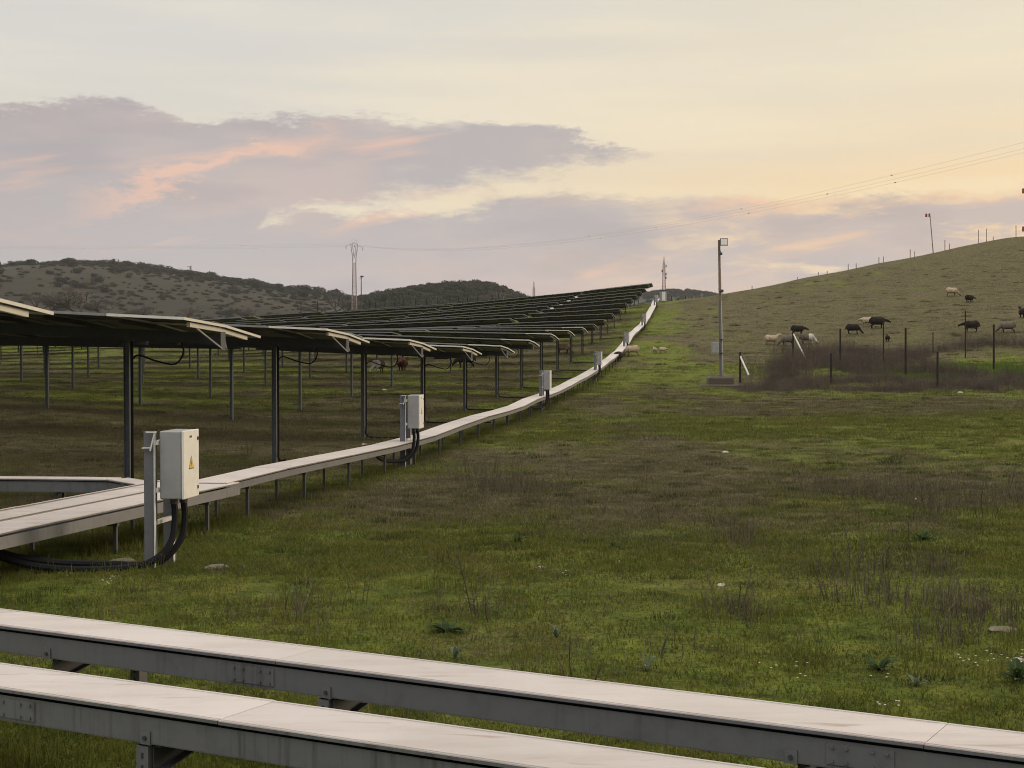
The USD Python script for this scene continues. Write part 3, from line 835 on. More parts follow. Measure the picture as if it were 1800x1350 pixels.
def cabinet(label, loc, rot, zbox=0.66, wide=False):
    """Local frame: +y along the tray, +x to the right of it. The door faces +x."""
    t = thing('combiner_cabinet', label, 'electrical cabinet', loc, rot, 'grey combiner cabinets along the cable tray')
    X_, Y_ = np.array([1.0, 0, 0]), np.array([0, 1.0, 0])
    for y, top in ((-0.235, zbox + 0.60), (0.235, zbox + 0.30)):
        m = MB(); channel_post(m, (-0.075, y, -0.35), (-0.075, y, top), 0.10, 0.05, X_, -Y_)
        m.build('post', STEEL, t)
        MB().beam((-0.022, y - 0.012, -0.35), (-0.022, y - 0.012, top - 0.005), 0.008, 0.03, X_).build('post_flange', STEEL_LIGHT, t)
    MB().box((-0.045, 0, zbox - 0.21), (0.04, 0.46, 0.035)).build('crossbar', STEEL_LIGHT, t)
    for z in (0.08, 0.50):
        MB().box((-0.012, -0.01, zbox + z), (0.03, 0.44, 0.04)).build('mounting_rail', STEEL_LIGHT, t)
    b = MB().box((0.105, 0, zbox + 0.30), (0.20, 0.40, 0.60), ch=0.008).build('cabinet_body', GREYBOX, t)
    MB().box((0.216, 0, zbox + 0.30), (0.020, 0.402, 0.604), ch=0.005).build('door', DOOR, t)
    dp = stage.GetPrimAtPath(str(t.GetPath()) + '/door')
    for z in (0.08, 0.52): MB().box((0.229, 0.165, zbox + z), (0.008, 0.028, 0.032), ch=0.003).build('lock', INK, dp)
    MB().box((0.228, -0.02, zbox + 0.545), (0.004, 0.05, 0.018)).build('nameplate', INK, dp)
    # warning triangle: yellow on a black edge, with a bolt
    def tri(c, h, x, dx, mat, nm):
        w = h * 0.58
        MB().prism([(x, c[0] - w, c[1] - h / 2), (x, c[0] + w, c[1] - h / 2), (x, c[0], c[1] + h / 2)], None, (dx, 0, 0)).build(nm, mat, dp)
    tri((-0.005, zbox + 0.315), 0.118, 0.2262, 0.0012, INK, 'sign_border')
    tri((-0.005, zbox + 0.312), 0.096, 0.2276, 0.0012, YELLOW, 'warning_sign')
    z0 = zbox + 0.312
    bolt = MB()
    bolt.prism([(0.2290, -0.002, z0 + 0.030), (0.2290, -0.018, z0 - 0.008), (0.2290, -0.005, z0 - 0.006)], None, (0.001, 0, 0))
    bolt.prism([(0.2290, -0.010, z0 - 0.003), (0.2290, 0.006, z0 - 0.002), (0.2290, -0.007, z0 - 0.042)], None, (0.001, 0, 0))
    bolt.build('lightning_mark', INK, dp)
    MB().beam((-0.09, -0.27, zbox + 0.595), (0.0, -0.27, zbox + 0.595), 0.02, 0.012, Y_).beam((-0.012, -0.27, zbox + 0.59), (-0.055, -0.268, zbox + 0.43), 0.012, 0.012, Y_).beam((-0.13, -0.265, zbox + 0.455), (-0.04, -0.265, zbox + 0.458), 0.016, 0.010, Y_).build('cable_tie', STEEL_LIGHT, t)
    for k, y in enumerate((-0.10, 0.03)):
        dx = 0.0
        pts = curve([(0.10 + 0.04 * k, y, zbox - 0.02), (0.105 + 0.045 * k, y, zbox - 0.2), (0.08 + 0.04 * k, y - 0.06, zbox - 0.40), (-0.05 + 0.02 * k, y - 0.26, zbox - 0.55 - 0.02 * k), (-0.22, y - 0.60, zbox - 0.555), (-0.32, y - 0.95, zbox - 0.48), (-0.36, y - 1.25, zbox - 0.33)], 36)
        if wide:      # the nearest one's conduits sweep left under the broad tray
            pts = curve([(0.10 + 0.04 * k, y, zbox - 0.02), (0.105 + 0.045 * k, y, zbox - 0.2), (0.08 + 0.04 * k, y - 0.06, zbox - 0.40), (-0.06 + 0.02 * k, y - 0.22, zbox - 0.55 - 0.02 * k), (-0.40, y - 0.42, zbox - 0.585 + 0.03 * k), (-0.85, y - 0.62, zbox - 0.545 + 0.03 * k), (-1.20, y - 0.72, zbox - 0.44), (-1.42, y - 0.78, zbox - 0.30)], 44)
        MB().tube(pts, 0.031, 8).build('conduit', BLACK, t)
        MB().tube([(0.10 + 0.04 * k, y, zbox + 0.004), (0.10 + 0.04 * k, y, zbox - 0.05)], 0.038, 10).build('gland', STEEL_DARK, t)
    return t


rot0 = -math.atan(A_)
first_xy = P(263, 1003, 13.5)
z_first = ground(first_xy[0], first_xy[1])
cab0 = cabinet('nearest grey cabinet with yellow warning triangle, on two posts beside the double tray', (first_xy[0] + 0.11, 13.72, z_first - 0.045), rot0, wide=True)
names = ['second cabinet from the camera, right of the long tray near the fourth panel row', 'third cabinet from the camera, standing below the light pole end of the field', 'fourth cabinet up the long tray, with the dark sheep a little beyond it', 'fifth cabinet up the long tray, beside a pale cream sheep', 'sixth cabinet up the long tray, high on the slope', 'last and smallest cabinet near the top of the long tray']
for k in range(6):
    y = 27.75 + 21.25 * k
    x = LX(-5.60, y)
    if k == 0: cab1 = cabinet(names[0], (x, y, lie(x, y) + 0.02), rot0)
    else: dup(cab1, (x, y, lie(x, y) + 0.02), rot0, names[k])

# ------------------------------------------------------------------ rows of solar panels
near_px = {0: None, 1: (325, 557), 2: (575, 577), 3: (719, 596), 4: (812, 608), 5: (879, 607), 6: (929, 597), 7: (972, 586), 8: (1001, 580), 9: (1025, 574.5), 10: (1045, 569), 11: (1062, 561), 12: (1076, 550.5), 13: (1089, 542), 14: (1101, 532), 15: (1111, 524), 16: (1119, 518), 17: (1127, 512), 18: (1133, 506), 19: (1140, 499), 20: (1147, 497.5)}
slope = [.05, .05, .045, .04, .04, .042, .034, .019, .008, -.005, -.02, -.038, -.048, -.055, -.08, -.09, -.09, -.095, -.1, -.105, -.107]
ords = ['nearest', 'second', 'third', 'fourth', 'fifth', 'sixth', 'seventh', 'eighth', 'ninth', 'tenth', 'eleventh', 'twelfth', 'thirteenth', 'fourteenth', 'fifteenth', 'sixteenth', 'seventeenth', 'eighteenth', 'nineteenth', 'twentieth', 'twenty-first']
LDIR = -NDIR
PH = 1.62                                       # module length across the row
TAN = (math.sin(math.radians(2.6)), math.sin(math.radians(4.9)))


def zrow(k, s):
    sl = slope[k]
    if sl > 0: return sl * min(s, 9) + 0.25 * sl * max(0, min(s, 40) - 9)
    return sl * min(s, 16) + 0.55 * sl * max(0, s - 16)


r3 = np.random.default_rng(31)
for k in range(21):
    Yn = 19.25 + 6.98 * (k - 1)
    E = np.array([LX(-6.7, Yn), Yn, 0.0])
    E[2] = EYE + 0.57 if near_px[k] is None else P(near_px[k][0], near_px[k][1], Yn)[2]
    t = thing('solar_panel_row', f'{ords[k]} row of tilted solar panels counted from the camera' + (', cut by the left edge' if k == 0 else ', on dark posts' if k < 9 else ', a dark bar up the slope' if k < 18 else ', along the skyline'), 'solar panels', (0, 0, 0), 0, 'rows of solar panels left of the long cable tray')
    s_max = min(E[0] + 0.385 * Yn + 3.0, 84)
    secs, s = [], 0.0
    while s < s_max:
        if 33.5 < s < 40: s = 40.2 + r3.uniform(-0.6, 0.6)
        L = 6.18 if s == 0 else 12.36
        if s < 33.5 and s + L > 36: L = 6.18
        secs.append((s, L)); s += L + 0.28
    single = k <= 9
    for i, (s0, L) in enumerate(secs):
        tw = 0 if i == 0 else r3.normal(0, 0.010)      # each table sits at its own tilt
        dz0 = 0 if i == 0 else r3.normal(0, 0.03)
        dirv = LDIR + UPV * (zrow(k, s0 + L) - zrow(k, s0)) / L; dirv /= np.linalg.norm(dirv)
        O = E + LDIR * s0 + UPV * (zrow(k, s0) + dz0)
        c1_, c2_ = TDIR * math.sqrt(1 - (TAN[0] + tw) ** 2) - UPV * (TAN[0] + tw), TDIR * math.sqrt(1 - (TAN[1] + tw) ** 2) - UPV * (TAN[1] + tw)
        Om = O + c1_ * (PH + 0.015)
        ncol = int(round(L / 1.03))
        lam, frm = MB(), MB()
        for j in range(ncol):
            for (o, c) in ((O, c1_), (Om, c2_)):
                nv = np.cross(c, dirv); nv = nv if nv[2] > 0 else -nv
                a = o + dirv * (j * 1.03 + 0.006); w = 1.018
                ctr = a + dirv * w / 2 + c * PH / 2
                R = np.stack([dirv, c, nv], 1)
                if single: lam, frm = MB(), MB()
                lam.box(ctr - nv * 0.008, (w - 0.02, PH - 0.02, 0.012), R)
                for sd in (-1, 1):
                    frm.box(ctr + c * sd * (PH / 2 - 0.006) - nv * 0.02, (w, 0.012, 0.034), R)
                    frm.box(ctr + dirv * sd * (w / 2 - 0.006) - nv * 0.02, (0.012, PH - 0.024, 0.034), R)
                if single:
                    p = lam.build('panel', BACK, t)
                    frm.build('frame', FRAME_DIM if not (i == 0 and j == 0) else FRAME, p)
        if not single:
            tag(lam.build('panel_bank', BACK, t), kind='stuff')
            frm.build('frame', FRAME_DIM, t)
        mid = O + c1_ * PH
        ax = mid - UPV * 0.20
        MB().beam(ax + dirv * 0.06, ax + dirv * (L - 0.10), 0.15, 0.15).build('torque_tube', STEEL_DARK, t)
        for j in range(0, ncol + 1, 1 if k < 6 else 2):
            s_ = min(max(j * 1.03, 0.10), L - 0.10)
            a = O + dirv * s_ + c1_ * 0.42 - UPV * 0.075; b = Om + dirv * s_ + c2_ * 1.2 - UPV * 0.075
            MB().beam(a, mid + dirv * s_ - UPV * 0.072, 0.045, 0.06).beam(mid + dirv * s_ - UPV * 0.072, b, 0.045, 0.06).build('rail', FRAME if (i == 0 and j == 0 and k < 5) else STEEL_DARK, t)
        if i == 0 and k < 6:
            a = O + dirv * 0.10 + c1_ * 0.70 - UPV * 0.10
            MB().beam(a, ax + dirv * 0.03 - TDIR * 0.06 - UPV * 0.13, 0.018, 0.022).build('strut', STEEL, t)
            a = Om + dirv * 0.11 + c2_ * 0.50 - UPV * 0.10
            MB().beam(a - c2_ * 0.3, ax + dirv * 0.03 + TDIR * 0.12 - UPV * 0.13, 0.018, 0.022).build('strut', STEEL, t)
            MB().box(ax + dirv * 0.045 - UPV * 0.02, (0.20, 0.02, 0.24), np.stack([TDIR, dirv, UPV], 1)).build('end_plate', STEEL_DARK, t)
    # posts
    for i, s in enumerate(np.arange(1.42, s_max, 5.4)):
        if 33.8 < s < 40.2 or (k == 3 and i == 1): continue
        o = E + LDIR * s + TDIR * (PH + 0.05)
        zt_ = E[2] + zrow(k, s) - 0.07 - 0.20 - 0.05
        gz = float(ground(o[0], o[1]))
        m = MB()
        ww = 0.080
        m.beam((o[0], o[1], gz - 0.3), (o[0], o[1], zt_), ww * 0.9, 0.006, LDIR)
        for sd in (-1, 1):
            q = LDIR * sd * ww * 0.45
            m.beam((o[0] + q[0], o[1] + q[1], gz - 0.3), (o[0] + q[0], o[1] + q[1], zt_), 0.007, ww, LDIR)
        m.build('post', POST, t)
        if k < 10: MB().box((o[0], o[1], zt_ + 0.035), (0.20, 0.22, 0.17), np.stack([LDIR, TDIR, UPV], 1), ch=0.02).build('bearing', STEEL_DARK, t)
        if i == 0 and k < 14:
            q = o - LDIR * 0.075 - TDIR * 0.02
            tray_x = o + NDIR * (2.0)
            ty = lie(tray_x[0], tray_x[1])
            pts = [(q[0], q[1], zt_ - 0.05), (q[0], q[1], gz + 0.35), (q[0], q[1], gz + 0.12)] + [tuple(o + NDIR * u + UPV * (lie(*(o + NDIR * u)[:2]) + 0.05 - o[2])) for u in ((0.25, 1.1, 1.9) if k > 2 else (0.12, 0.22, 0.30))]
            if k <= 2: pts[-1] = (pts[-1][0], pts[-1][1], pts[-1][2] - 0.2)
            MB().tube(curve(pts, 20), 0.022, 6).build('cable', BLACK, t)
            if k < 7:
                a = np.array([q[0], q[1], zt_ - 0.30])
                lp = [a, a + NDIR * 0.10 + UPV * 0.06, a + NDIR * 0.35 - UPV * 0.02, a + NDIR * 0.62 - UPV * 0.06, a + NDIR * 0.74 + UPV * 0.12, a + NDIR * 0.66 + UPV * 0.34]
                MB().tube(curve(lp, 20), 0.013, 6).build('cable', BLACK, t)
        if i == 0 and k < 6:
            c = o - UPV * o[2] + UPV * (zt_ - 0.02) + NDIR * 0.55
            MB().box(c, (0.42, 0.16, 0.15), np.stack([NDIR, TDIR, UPV], 1), ch=0.02).build('drive_box', STEEL_DARK, t)

# ------------------------------------------------------------------ light pole
b = P(1268, 668, 70); top = P(1264, 422, 70)
pole = thing('light_pole', 'tall pole with a square floodlight and cameras on a concrete footing', 'light pole')
gz = float(ground(b[0], b[1])); b[2] = gz + 0.40
c = P(1266, 678, 70)
MB().box((b[0] - 0.05, b[1], gz + 0.06), (1.15, 1.0, 0.66), ch=0.08).build('footing', CONCRETE, pole)
MB().box((b[0] - 0.1, b[1] - 0.3, gz - 0.12), (1.9, 1.6, 0.30), ch=0.05).build('slab', CONCRETE, pole)
mid = b + (top - b) * 0.55
MB().tube([b, mid], [0.085, 0.075], 10).build('pole', STEEL_LIGHT if False else STEEL, pole)
MB().tube([mid, top], [0.070, 0.055], 10).build('upper_pole', RUSTY, pole)
MB().tube([b, b + UPV * 0.04], 0.16, 10).build('flange', STEEL, pole)
h = P(1272, 425.5, 70)
q = MB().box(h + [0, -0.1, 0], (0.36, 0.10, 0.34), ch=0.015).build('floodlight', STEEL, pole)
MB().box(h + [0, -0.153, 0], (0.29, 0.006, 0.27)).build('lens', WHITE, q)
MB().beam(top + [0, 0, -0.05], h + [-0.02, -0.02, -0.16], 0.04, 0.04).build('bracket', STEEL_DARK, pole)
q = P(1267.5, 446, 69.8)
MB().beam(P(1264, 434, 69.9), q, 0.03, 0.03).box(q, (0.10, 0.26, 0.11), ch=0.02).build('camera', STEEL_DARK, pole)
q = P(1269, 511.5, 69.8)
MB().beam(P(1265, 513, 69.9), q, 0.04, 0.04).box(q, (0.12, 0.30, 0.13), ch=0.02).build('camera', STEEL_DARK, pole)
q = P(1257.5, 611, 69.9)
MB().box(q, (0.32, 0.18, 0.50), ch=0.015).build('cabinet', GREYBOX, pole)
for py in (597, 621):
    q = P(1268, py, 69.95)
    MB().tube([q - UPV * 0.03, q + UPV * 0.03], 0.098, 10).build('clamp', STEEL_DARK, pole)

# ------------------------------------------------------------------ fences
WIRE = surface('fence_wire', (0.10, 0.09, 0.085), 0.6, 0.3)


def fence(label, posts, braces=(), r=0.055, wires=(0.35, 0.65, 0.95), cat='fence', group=None, mat=WOOD_DARK, name='wire_fence', wr=0.0016):
    t = thing(name, label, cat, (0, 0, 0), 0, group)
    tops, bases = [], []
    for px, yt, yb in posts:
        g0 = PG(px, yb); tp = P(px, yt, g0[1])
        MB().tube([g0 - UPV * 0.2, tp], [r, r * 0.85], 7).build('post', mat, t)
        tops.append(tp); bases.append(g0)
    for w in wires:
        for i in range(len(tops) - 1):
            a = bases[i] + (tops[i] - bases[i]) * w; b = bases[i + 1] + (tops[i + 1] - bases[i + 1]) * w
            m_ = (a + b) / 2 - UPV * 0.03
            MB().tube([a, m_, b], wr, 4, False).build('wire', WIRE, t)
    for i, px, py in braces:
        a = bases[i] + (tops[i] - bases[i]) * 0.88
        f = P(px, py, bases[i][1] - 0.5)
        MB().tube([a, f], 0.04, 6).build('brace', WHITE, t)
    return t


fence('front wire fence of dark posts at the edge of the brown weeds', [(1301, 619, 674), (1461, 621, 675), (1648, 618, 683), (1835, 616, 690)], [(0, 1316, 659)])
fence('middle wire fence of tall dark posts with a pale leaning brace', [(1394, 580, 630), (1477, 578, 642), (1592, 577, 662), (1747, 570, 652), (1900, 566, 655)], [(0, 1420, 638)])
fence('thin-posted wire fence at the back of the brown weeds', [(1553, 560, 645), (1640, 584, 622), (1697, 546, 630), (1820, 545, 622)], r=0.035)

# posts along the crest of the hill
crest = [(1322, 503, 515), (1340, 506, 513), (1402, 487, 493), (1439, 478, 486), (1454, 476, 482), (1491, 464, 475), (1505, 463, 471), (1545, 452, 464), (1600, 438, 456), (1608, 442, 454), (1661, 422, 444), (1669, 428, 443), (1720, 404, 430), (1734, 402, 427), (1746, 416, 425), (1786, 396, 421), (1553, 451, 462.5)]
tt = thing('crest_fence', 'thin fence posts standing along the crest of the hill', 'fence')
for px, yt, yb in sorted(crest):
    g0 = P(px, yb + 3, 149.5); tp = P(px, yt, 149.5)
    MB().tube([g0, tp], 0.032, 5).build('post', WOOD_DARK, tt)
fp = thing('flagpole', 'leaning slender pole with a small red and white flag on the hill crest', 'flagpole')
a, b = P(1641, 452, 149), P(1634.5, 375, 149)
MB().tube([a, b], [0.055, 0.035], 6).build('pole', RUSTY, fp)
# the flag: red ends with a pale middle, slightly waved
for nm, x0, x1, mat in (('flag_cloth', 1626.5, 1629.5, RED), ('flag_cloth', 1629.5, 1632, WHITE), ('flag_cloth', 1632, 1634.6, RED)):
    m = MB(); u = np.linspace(x0, x1, 4)
    for i in range(3):
        p = [P(u[i], 375.5, 149), P(u[i + 1], 375.5, 149), P(u[i + 1], 381.5, 149), P(u[i], 381.5, 149)]
        for j, v in enumerate(p): v[1] += 0.05 * math.sin((u[i + (j in (1, 2))]) * 1.6)
        m.prism(p, None, (0, 0.012, 0))
    m.build(nm, mat, fp)
# power-line mast whose red insulators just enter at the right edge
mast = thing('utility_mast', 'dark mast with small red fittings at the right edge above the hill', 'mast')
MB().tube([P(1807, 425, 148), P(1806, 320, 148)], [0.11, 0.08], 7).build('pole', RUSTY, mast)
for y0, y1 in ((331, 340), (398, 407)):
    MB().box(P(1800.5, (y0 + y1) / 2, 148), (0.42, 0.12, (y1 - y0) / FPX * 148), ch=0.04).build('fitting', RED, mast)
    MB().beam(P(1800, (y0 + y1) / 2, 148), P(1807, (y0 + y1) / 2, 148), 0.06, 0.06).build('arm', STEEL_DARK, mast)

# fence behind the array: only its tops rise over the last panels
tt = thing('boundary_fence', 'thin dark fence posts rising behind the farthest panel rows', 'fence')
for px, yt in ((529, 533), (558, 530), (589, 531), (650, 528), (677, 523), (694, 530), (710, 524), (750, 523), (769, 524), (791, 519), (806, 520), (840, 517), (865, 517), (876, 516), (660, 532), (730, 526), (822, 519), (1180, 520), (1205, 521), (1216, 522), (1192, 523)):
    Y = 172
    p = P(px, yt, Y)
    MB().tube([(p[0], Y, float(ground(p[0], Y)) - 0.2), p], 0.045, 5).build('post', WOOD_DARK, tt)
# white-grey posts and the box under the last rows
lastp = thing('inverter_shelter', 'small pale grey shelter box at the top end of the cable tray', 'shelter')
for x0, x1, y0, y1, Y, nm in ((1160, 1172, 511, 531, 147, 'body'),):
    a, b = P(x0, y1, Y), P(x1, y0, Y)
    c = (a + b) / 2
    MB().box(c, (b[0] - a[0], 0.6, b[2] - a[2]), ch=0.03).build('cabinet_body', GREYBOX, lastp)
    MB().box((c[0], c[1] - 0.32, c[2]), (0.5 * (b[0] - a[0]), 0.03, 0.8 * (b[2] - a[2]))).build('door', DOOR, lastp)
    MB().box((c[0], c[1], b[2] + 0.03), (b[0] - a[0] + 0.1, 0.75, 0.05)).build('roof', STEEL, lastp)


# ------------------------------------------------------------------ pylon, masts, power lines
def lattice(m, base, H, w0, w1, n, r):
    """Four legs with zigzag bracing from z=0 to H; half widths w0 at the foot, w1 on top."""
    zs = np.linspace(0, H, n + 1)
    W = np.interp(zs, [0, H], [w0, w1])
    cs = [(1, 1), (-1, 1), (-1, -1), (1, -1)]
    for i in range(n):
        for q in range(4):
            a, b = cs[q], cs[(q + 1) % 4]
            A0, A1 = np.array([a[0] * W[i], a[1] * W[i], zs[i]]), np.array([a[0] * W[i + 1], a[1] * W[i + 1], zs[i + 1]])
            B0, B1 = np.array([b[0] * W[i], b[1] * W[i], zs[i]]), np.array([b[0] * W[i + 1], b[1] * W[i + 1], zs[i + 1]])
            m.beam(A0 + base, A1 + base, r, r)
            m.beam((A0 if i % 2 else B0) + base, (B1 if i % 2 else A1) + base, r * 0.7, r * 0.7)
            m.beam(A1 + base, B1 + base, r * 0.6, r * 0.6)


PYL = surface('pylon_steel', (0.22, 0.17, 0.18), 0.6, 0.2, var=0.2)
YP = 520.0
foot, topp = P(623, 545, YP), P(623, 428, YP)
py_ = thing('power_pylon', 'lattice power pylon with forked top beyond the panels', 'pylon', foot)
Ht = topp[2] - foot[2]
m = MB(); lattice(m, np.zeros(3), Ht * 0.70, 0.80, 0.50, 16, 0.13); m.build('lattice_body', PYL, py_)
m = MB()
for sx in (-1, 1):
    for sy in (-0.4, 0.4):
        m.beam((sx * 0.5, sy, Ht * 0.70), (sx * 0.62, sy * 0.7, Ht * 0.80), 0.14, 0.14).beam((sx * 0.62, sy * 0.7, Ht * 0.80), (sx * 1.15, sy * 0.5, Ht * 0.985), 0.14, 0.14)
        m.beam((sx * 0.1, sy, Ht * 0.80), (sx * 0.62, sy * 0.5, Ht * 0.985), 0.09, 0.09)
    m.beam((-sx * 0.6, 0, Ht * 0.75), (sx * 1.2, 0, Ht * 0.9), 0.08, 0.08)
m.beam((-1.2, 0, Ht * 0.985), (0, 0, Ht * 1.01), 0.14, 0.14).beam((0, 0, Ht * 1.01), (1.2, 0, Ht * 0.985), 0.14, 0.14)
m.build('forked_head', PYL, py_)
MB().beam((-2.9, 0, Ht * 0.962), (-1.2, 0, Ht * 0.985), 0.1, 0.1).build('cross_arm', PYL, py_)
MB().beam((1.2, 0, Ht * 0.965), (3.0, 0, Ht * 0.94), 0.1, 0.1).build('cross_arm', PYL, py_)
m = MB()
for x in (-1.6, -0.8, 0, 0.8, 1.5): m.beam((x * 0.8, 0, Ht * 1.0), (x, 0, Ht * 1.045), 0.045, 0.045)
m.tube([(-1.2, 0, Ht * 1.04), (-0.4, 0, Ht * 1.07), (0.5, 0, Ht * 1.035), (1.5, 0, Ht * 1.06)], 0.03, 4)
m.build('bird_guard', PYL, py_)
for x, z in ((-2.8, 0.955), (0.0, 0.975), (2.9, 0.93)): MB().tube([(x, 0, Ht * z), (x, 0, Ht * z - 0.8)], 0.09, 6).build('insulator', STEEL_DARK, py_)

cp = thing('camera_mast', 'slim mast with a small head right of the pylon', 'mast')
a, b = P(635, 545, 330), P(635, 486, 330)
MB().tube([a, b], [0.13, 0.09], 6).build('pole', STEEL_DARK, cp)
MB().box(b + [0.15, 0, 0], (0.7, 0.3, 0.3), ch=0.05).build('head', STEEL_DARK, cp)
MB().beam(b + [-0.35, 0, -0.35], b + [0.1, 0, -0.3], 0.12, 0.12).build('arm', STEEL_DARK, cp)

REDW = surface('faded_red', (0.20, 0.085, 0.075), 0.7, var=0.1)
tm = thing('telecom_mast', 'red and white lattice mast behind the top of the cable tray', 'mast', P(1167, 530, 420))
Hm = P(1167, 463, 420)[2] - P(1167, 530, 420)[2]
n = 6
for i in range(n):
    m = MB(); f0, f1 = i / n, (i + 1) / n
    lattice(m, np.array([0, 0, Hm * f0]), Hm / n, 0.50 - 0.26 * f0, 0.50 - 0.26 * f1, 3, 0.085)
    m.build('mast_section', (REDW, PYL)[i % 2] if i < 5 else REDW, tm)
MB().tube([(0, 0, Hm), (0, 0, Hm * 1.19)], [0.20, 0.05], 6).build('antenna', REDW, tm)
for z, sx in ((0.72, 1), (0.80, -1), (0.62, 1), (0.93, 1)): MB().box((sx * 0.55, -0.3, Hm * z), (0.25, 0.2, 0.7), ch=0.05).build('aerial_panel', STEEL_DARK, tm)
q = thing('telecom_mast', 'thin faded mast far off left of the array crest', 'mast', P(938.5, 524, 900))
m = MB(); lattice(m, np.zeros(3), 900 / FPX * 18, 0.6, 0.5, 5, 0.22); m.build('mast_section', REDW, q)
MB().tube([(0, 0, 6), (0, 0, 900 / FPX * 29)], [0.35, 0.2], 5).build('antenna', REDW, q)
q = thing('power_pylon', 'tiny pylon on the crest of the far hill', 'pylon', P(335, 488, 1060))
m = MB(); lattice(m, np.zeros(3), 1060 / FPX * 20, 0.7, 0.35, 5, 0.25); m.build('lattice_body', PYL, q)
MB().beam((-2.6, 0, 1060 / FPX * 18.5), (1.0, 0, 1060 / FPX * 20.5), 0.3, 0.3).build('cross_arm', PYL, q)

# three conductors, each a catenary from pylon to pylon
LINE = surface('conductor', (0.30, 0.275, 0.26), 0.6)
pl_lab = ['upper power line rising from the pylon to the right edge', 'middle power line rising from the pylon to the right edge', 'lowest power line rising from the pylon to the right edge']
for k, (pa, pyr, y15, yl, rr) in enumerate((((610, 428), 250, 324, 431, 1.0), ((623, 431), 261, 331, 432.5, 1.0), ((641, 433), 268, 337, 434, 1.0))):
    A, B = P(pa[0], pa[1], YP), P(1800, pyr, 190.0)
    B = A + (B - A) * 1.5 if False else B
    t = thing('power_line', pl_lab[k], 'power line', (0, 0, 0), 0, 'three conductors strung from the pylon')
    ts = np.linspace(0, 1.12, 90)
    line = A + (B - A) * ts[:, None]
    # sag so that it passes the height seen at x = 1500
    def seen(s):
        q = line.copy(); q[:, 2] -= 4 * s * ts * (1 - ts)
        d = q - [0, 0, EYE]; f = d @ FWD
        px = 900 + FPX * d[:, 0] / f; py = 675 - FPX * (d @ UP) / f
        return np.interp(1500, px, py)
    lo, hi = 0.0, 40.0
    for _ in range(40):
        md = (lo + hi) / 2
        if seen(md) < y15: lo = md
        else: hi = md
    line[:, 2] -= 4 * lo * ts * (1 - ts)
    MB().tube(line, np.interp(ts, [0, 1], [0.016, 0.010]), 4, False).build('conductor', LINE, t)
    C = P(-260, yl - 1, 640)
    tl = np.linspace(0, 1, 40)
    ll = A + (C - A) * tl[:, None]; ll[:, 2] -= 4 * 1.0 * tl * (1 - tl)
    MB().tube(ll, 0.015, 4, False).build('conductor', LINE, t)
    for f in ((0.30, 0.62, 0.80, 0.93) if k != 1 else (0.45, 0.70, 0.88)):
        i = int(f * 79)
        MB().raw(*(lambda s: (s.vertices * [0.15, 0.15, 0.09] + line[i], s.faces))(trimesh.creation.icosphere(1, 1.0))).build('line_marker', LINE, t)
    for f in ((0.2, 0.75) if k != 1 else (0.5,)):
        i = int(f * 39)
        MB().raw(*(lambda s: (s.vertices * [0.26, 0.26, 0.12] + ll[i], s.faces))(trimesh.creation.icosphere(1, 1.0))).build('line_marker', LINE, t)


# ------------------------------------------------------------------ sheep
def wool(path, c, c2, legs=None, rump=None):
    g = G()
    pos = g.add('texture_coordinate', 'object')
    k = g.noise(pos, 9.0, 4.0, 0.65)
    col = g.mix(g.sstep(k, 0.35, 0.68), c, c2)
    sep = g.add('separate_xyz', 'x', vector=pos).split('.')[0]
    if legs: col = g.mix(g.sstep(f'{sep}.z', 0.20, 0.16), col, legs)
    if rump: col = g.mix(g.sstep(g.m('add', f'{sep}.x', g.m('multiply', k, 0.1)), rump[0], rump[1]), col, rump[2])
    nrm = g.add('bump', 'normal', height=k, strength=0.8, distance=0.03)
    return g.done(path, surface=g.add('principled_bsdf', 'BSDF', base_color=col, roughness=1.0, specular_ior_level=0.1, normal=nrm))


CREAM = wool('cream_wool', (0.36, 0.29, 0.20), (0.27, 0.21, 0.145), (0.20, 0.16, 0.12))
BROWNW = wool('brown_cream_wool', (0.34, 0.26, 0.17), (0.22, 0.16, 0.105), (0.10, 0.075, 0.055))
DARKW = wool('dark_wool', (0.014, 0.010, 0.009), (0.024, 0.017, 0.014))
REDW2 = wool('red_brown_wool', (0.085, 0.03, 0.022), (0.06, 0.022, 0.018))
GREYW = wool('grey_wool', (0.13, 0.105, 0.085), (0.085, 0.07, 0.06), (0.05, 0.04, 0.035))
PIED = wool('pied_wool', (0.10, 0.08, 0.065), (0.07, 0.055, 0.045), (0.04, 0.033, 0.03), (0.10, 0.13, (0.40, 0.37, 0.33)))


def hullb(a, ra, b, rb):
    sp = []
    for p, r in ((a, ra), (b, rb)): sp.append(m3.Manifold.sphere(r, 12).translate(tuple(map(float, p))))
    return m3.Manifold.batch_hull(sp)


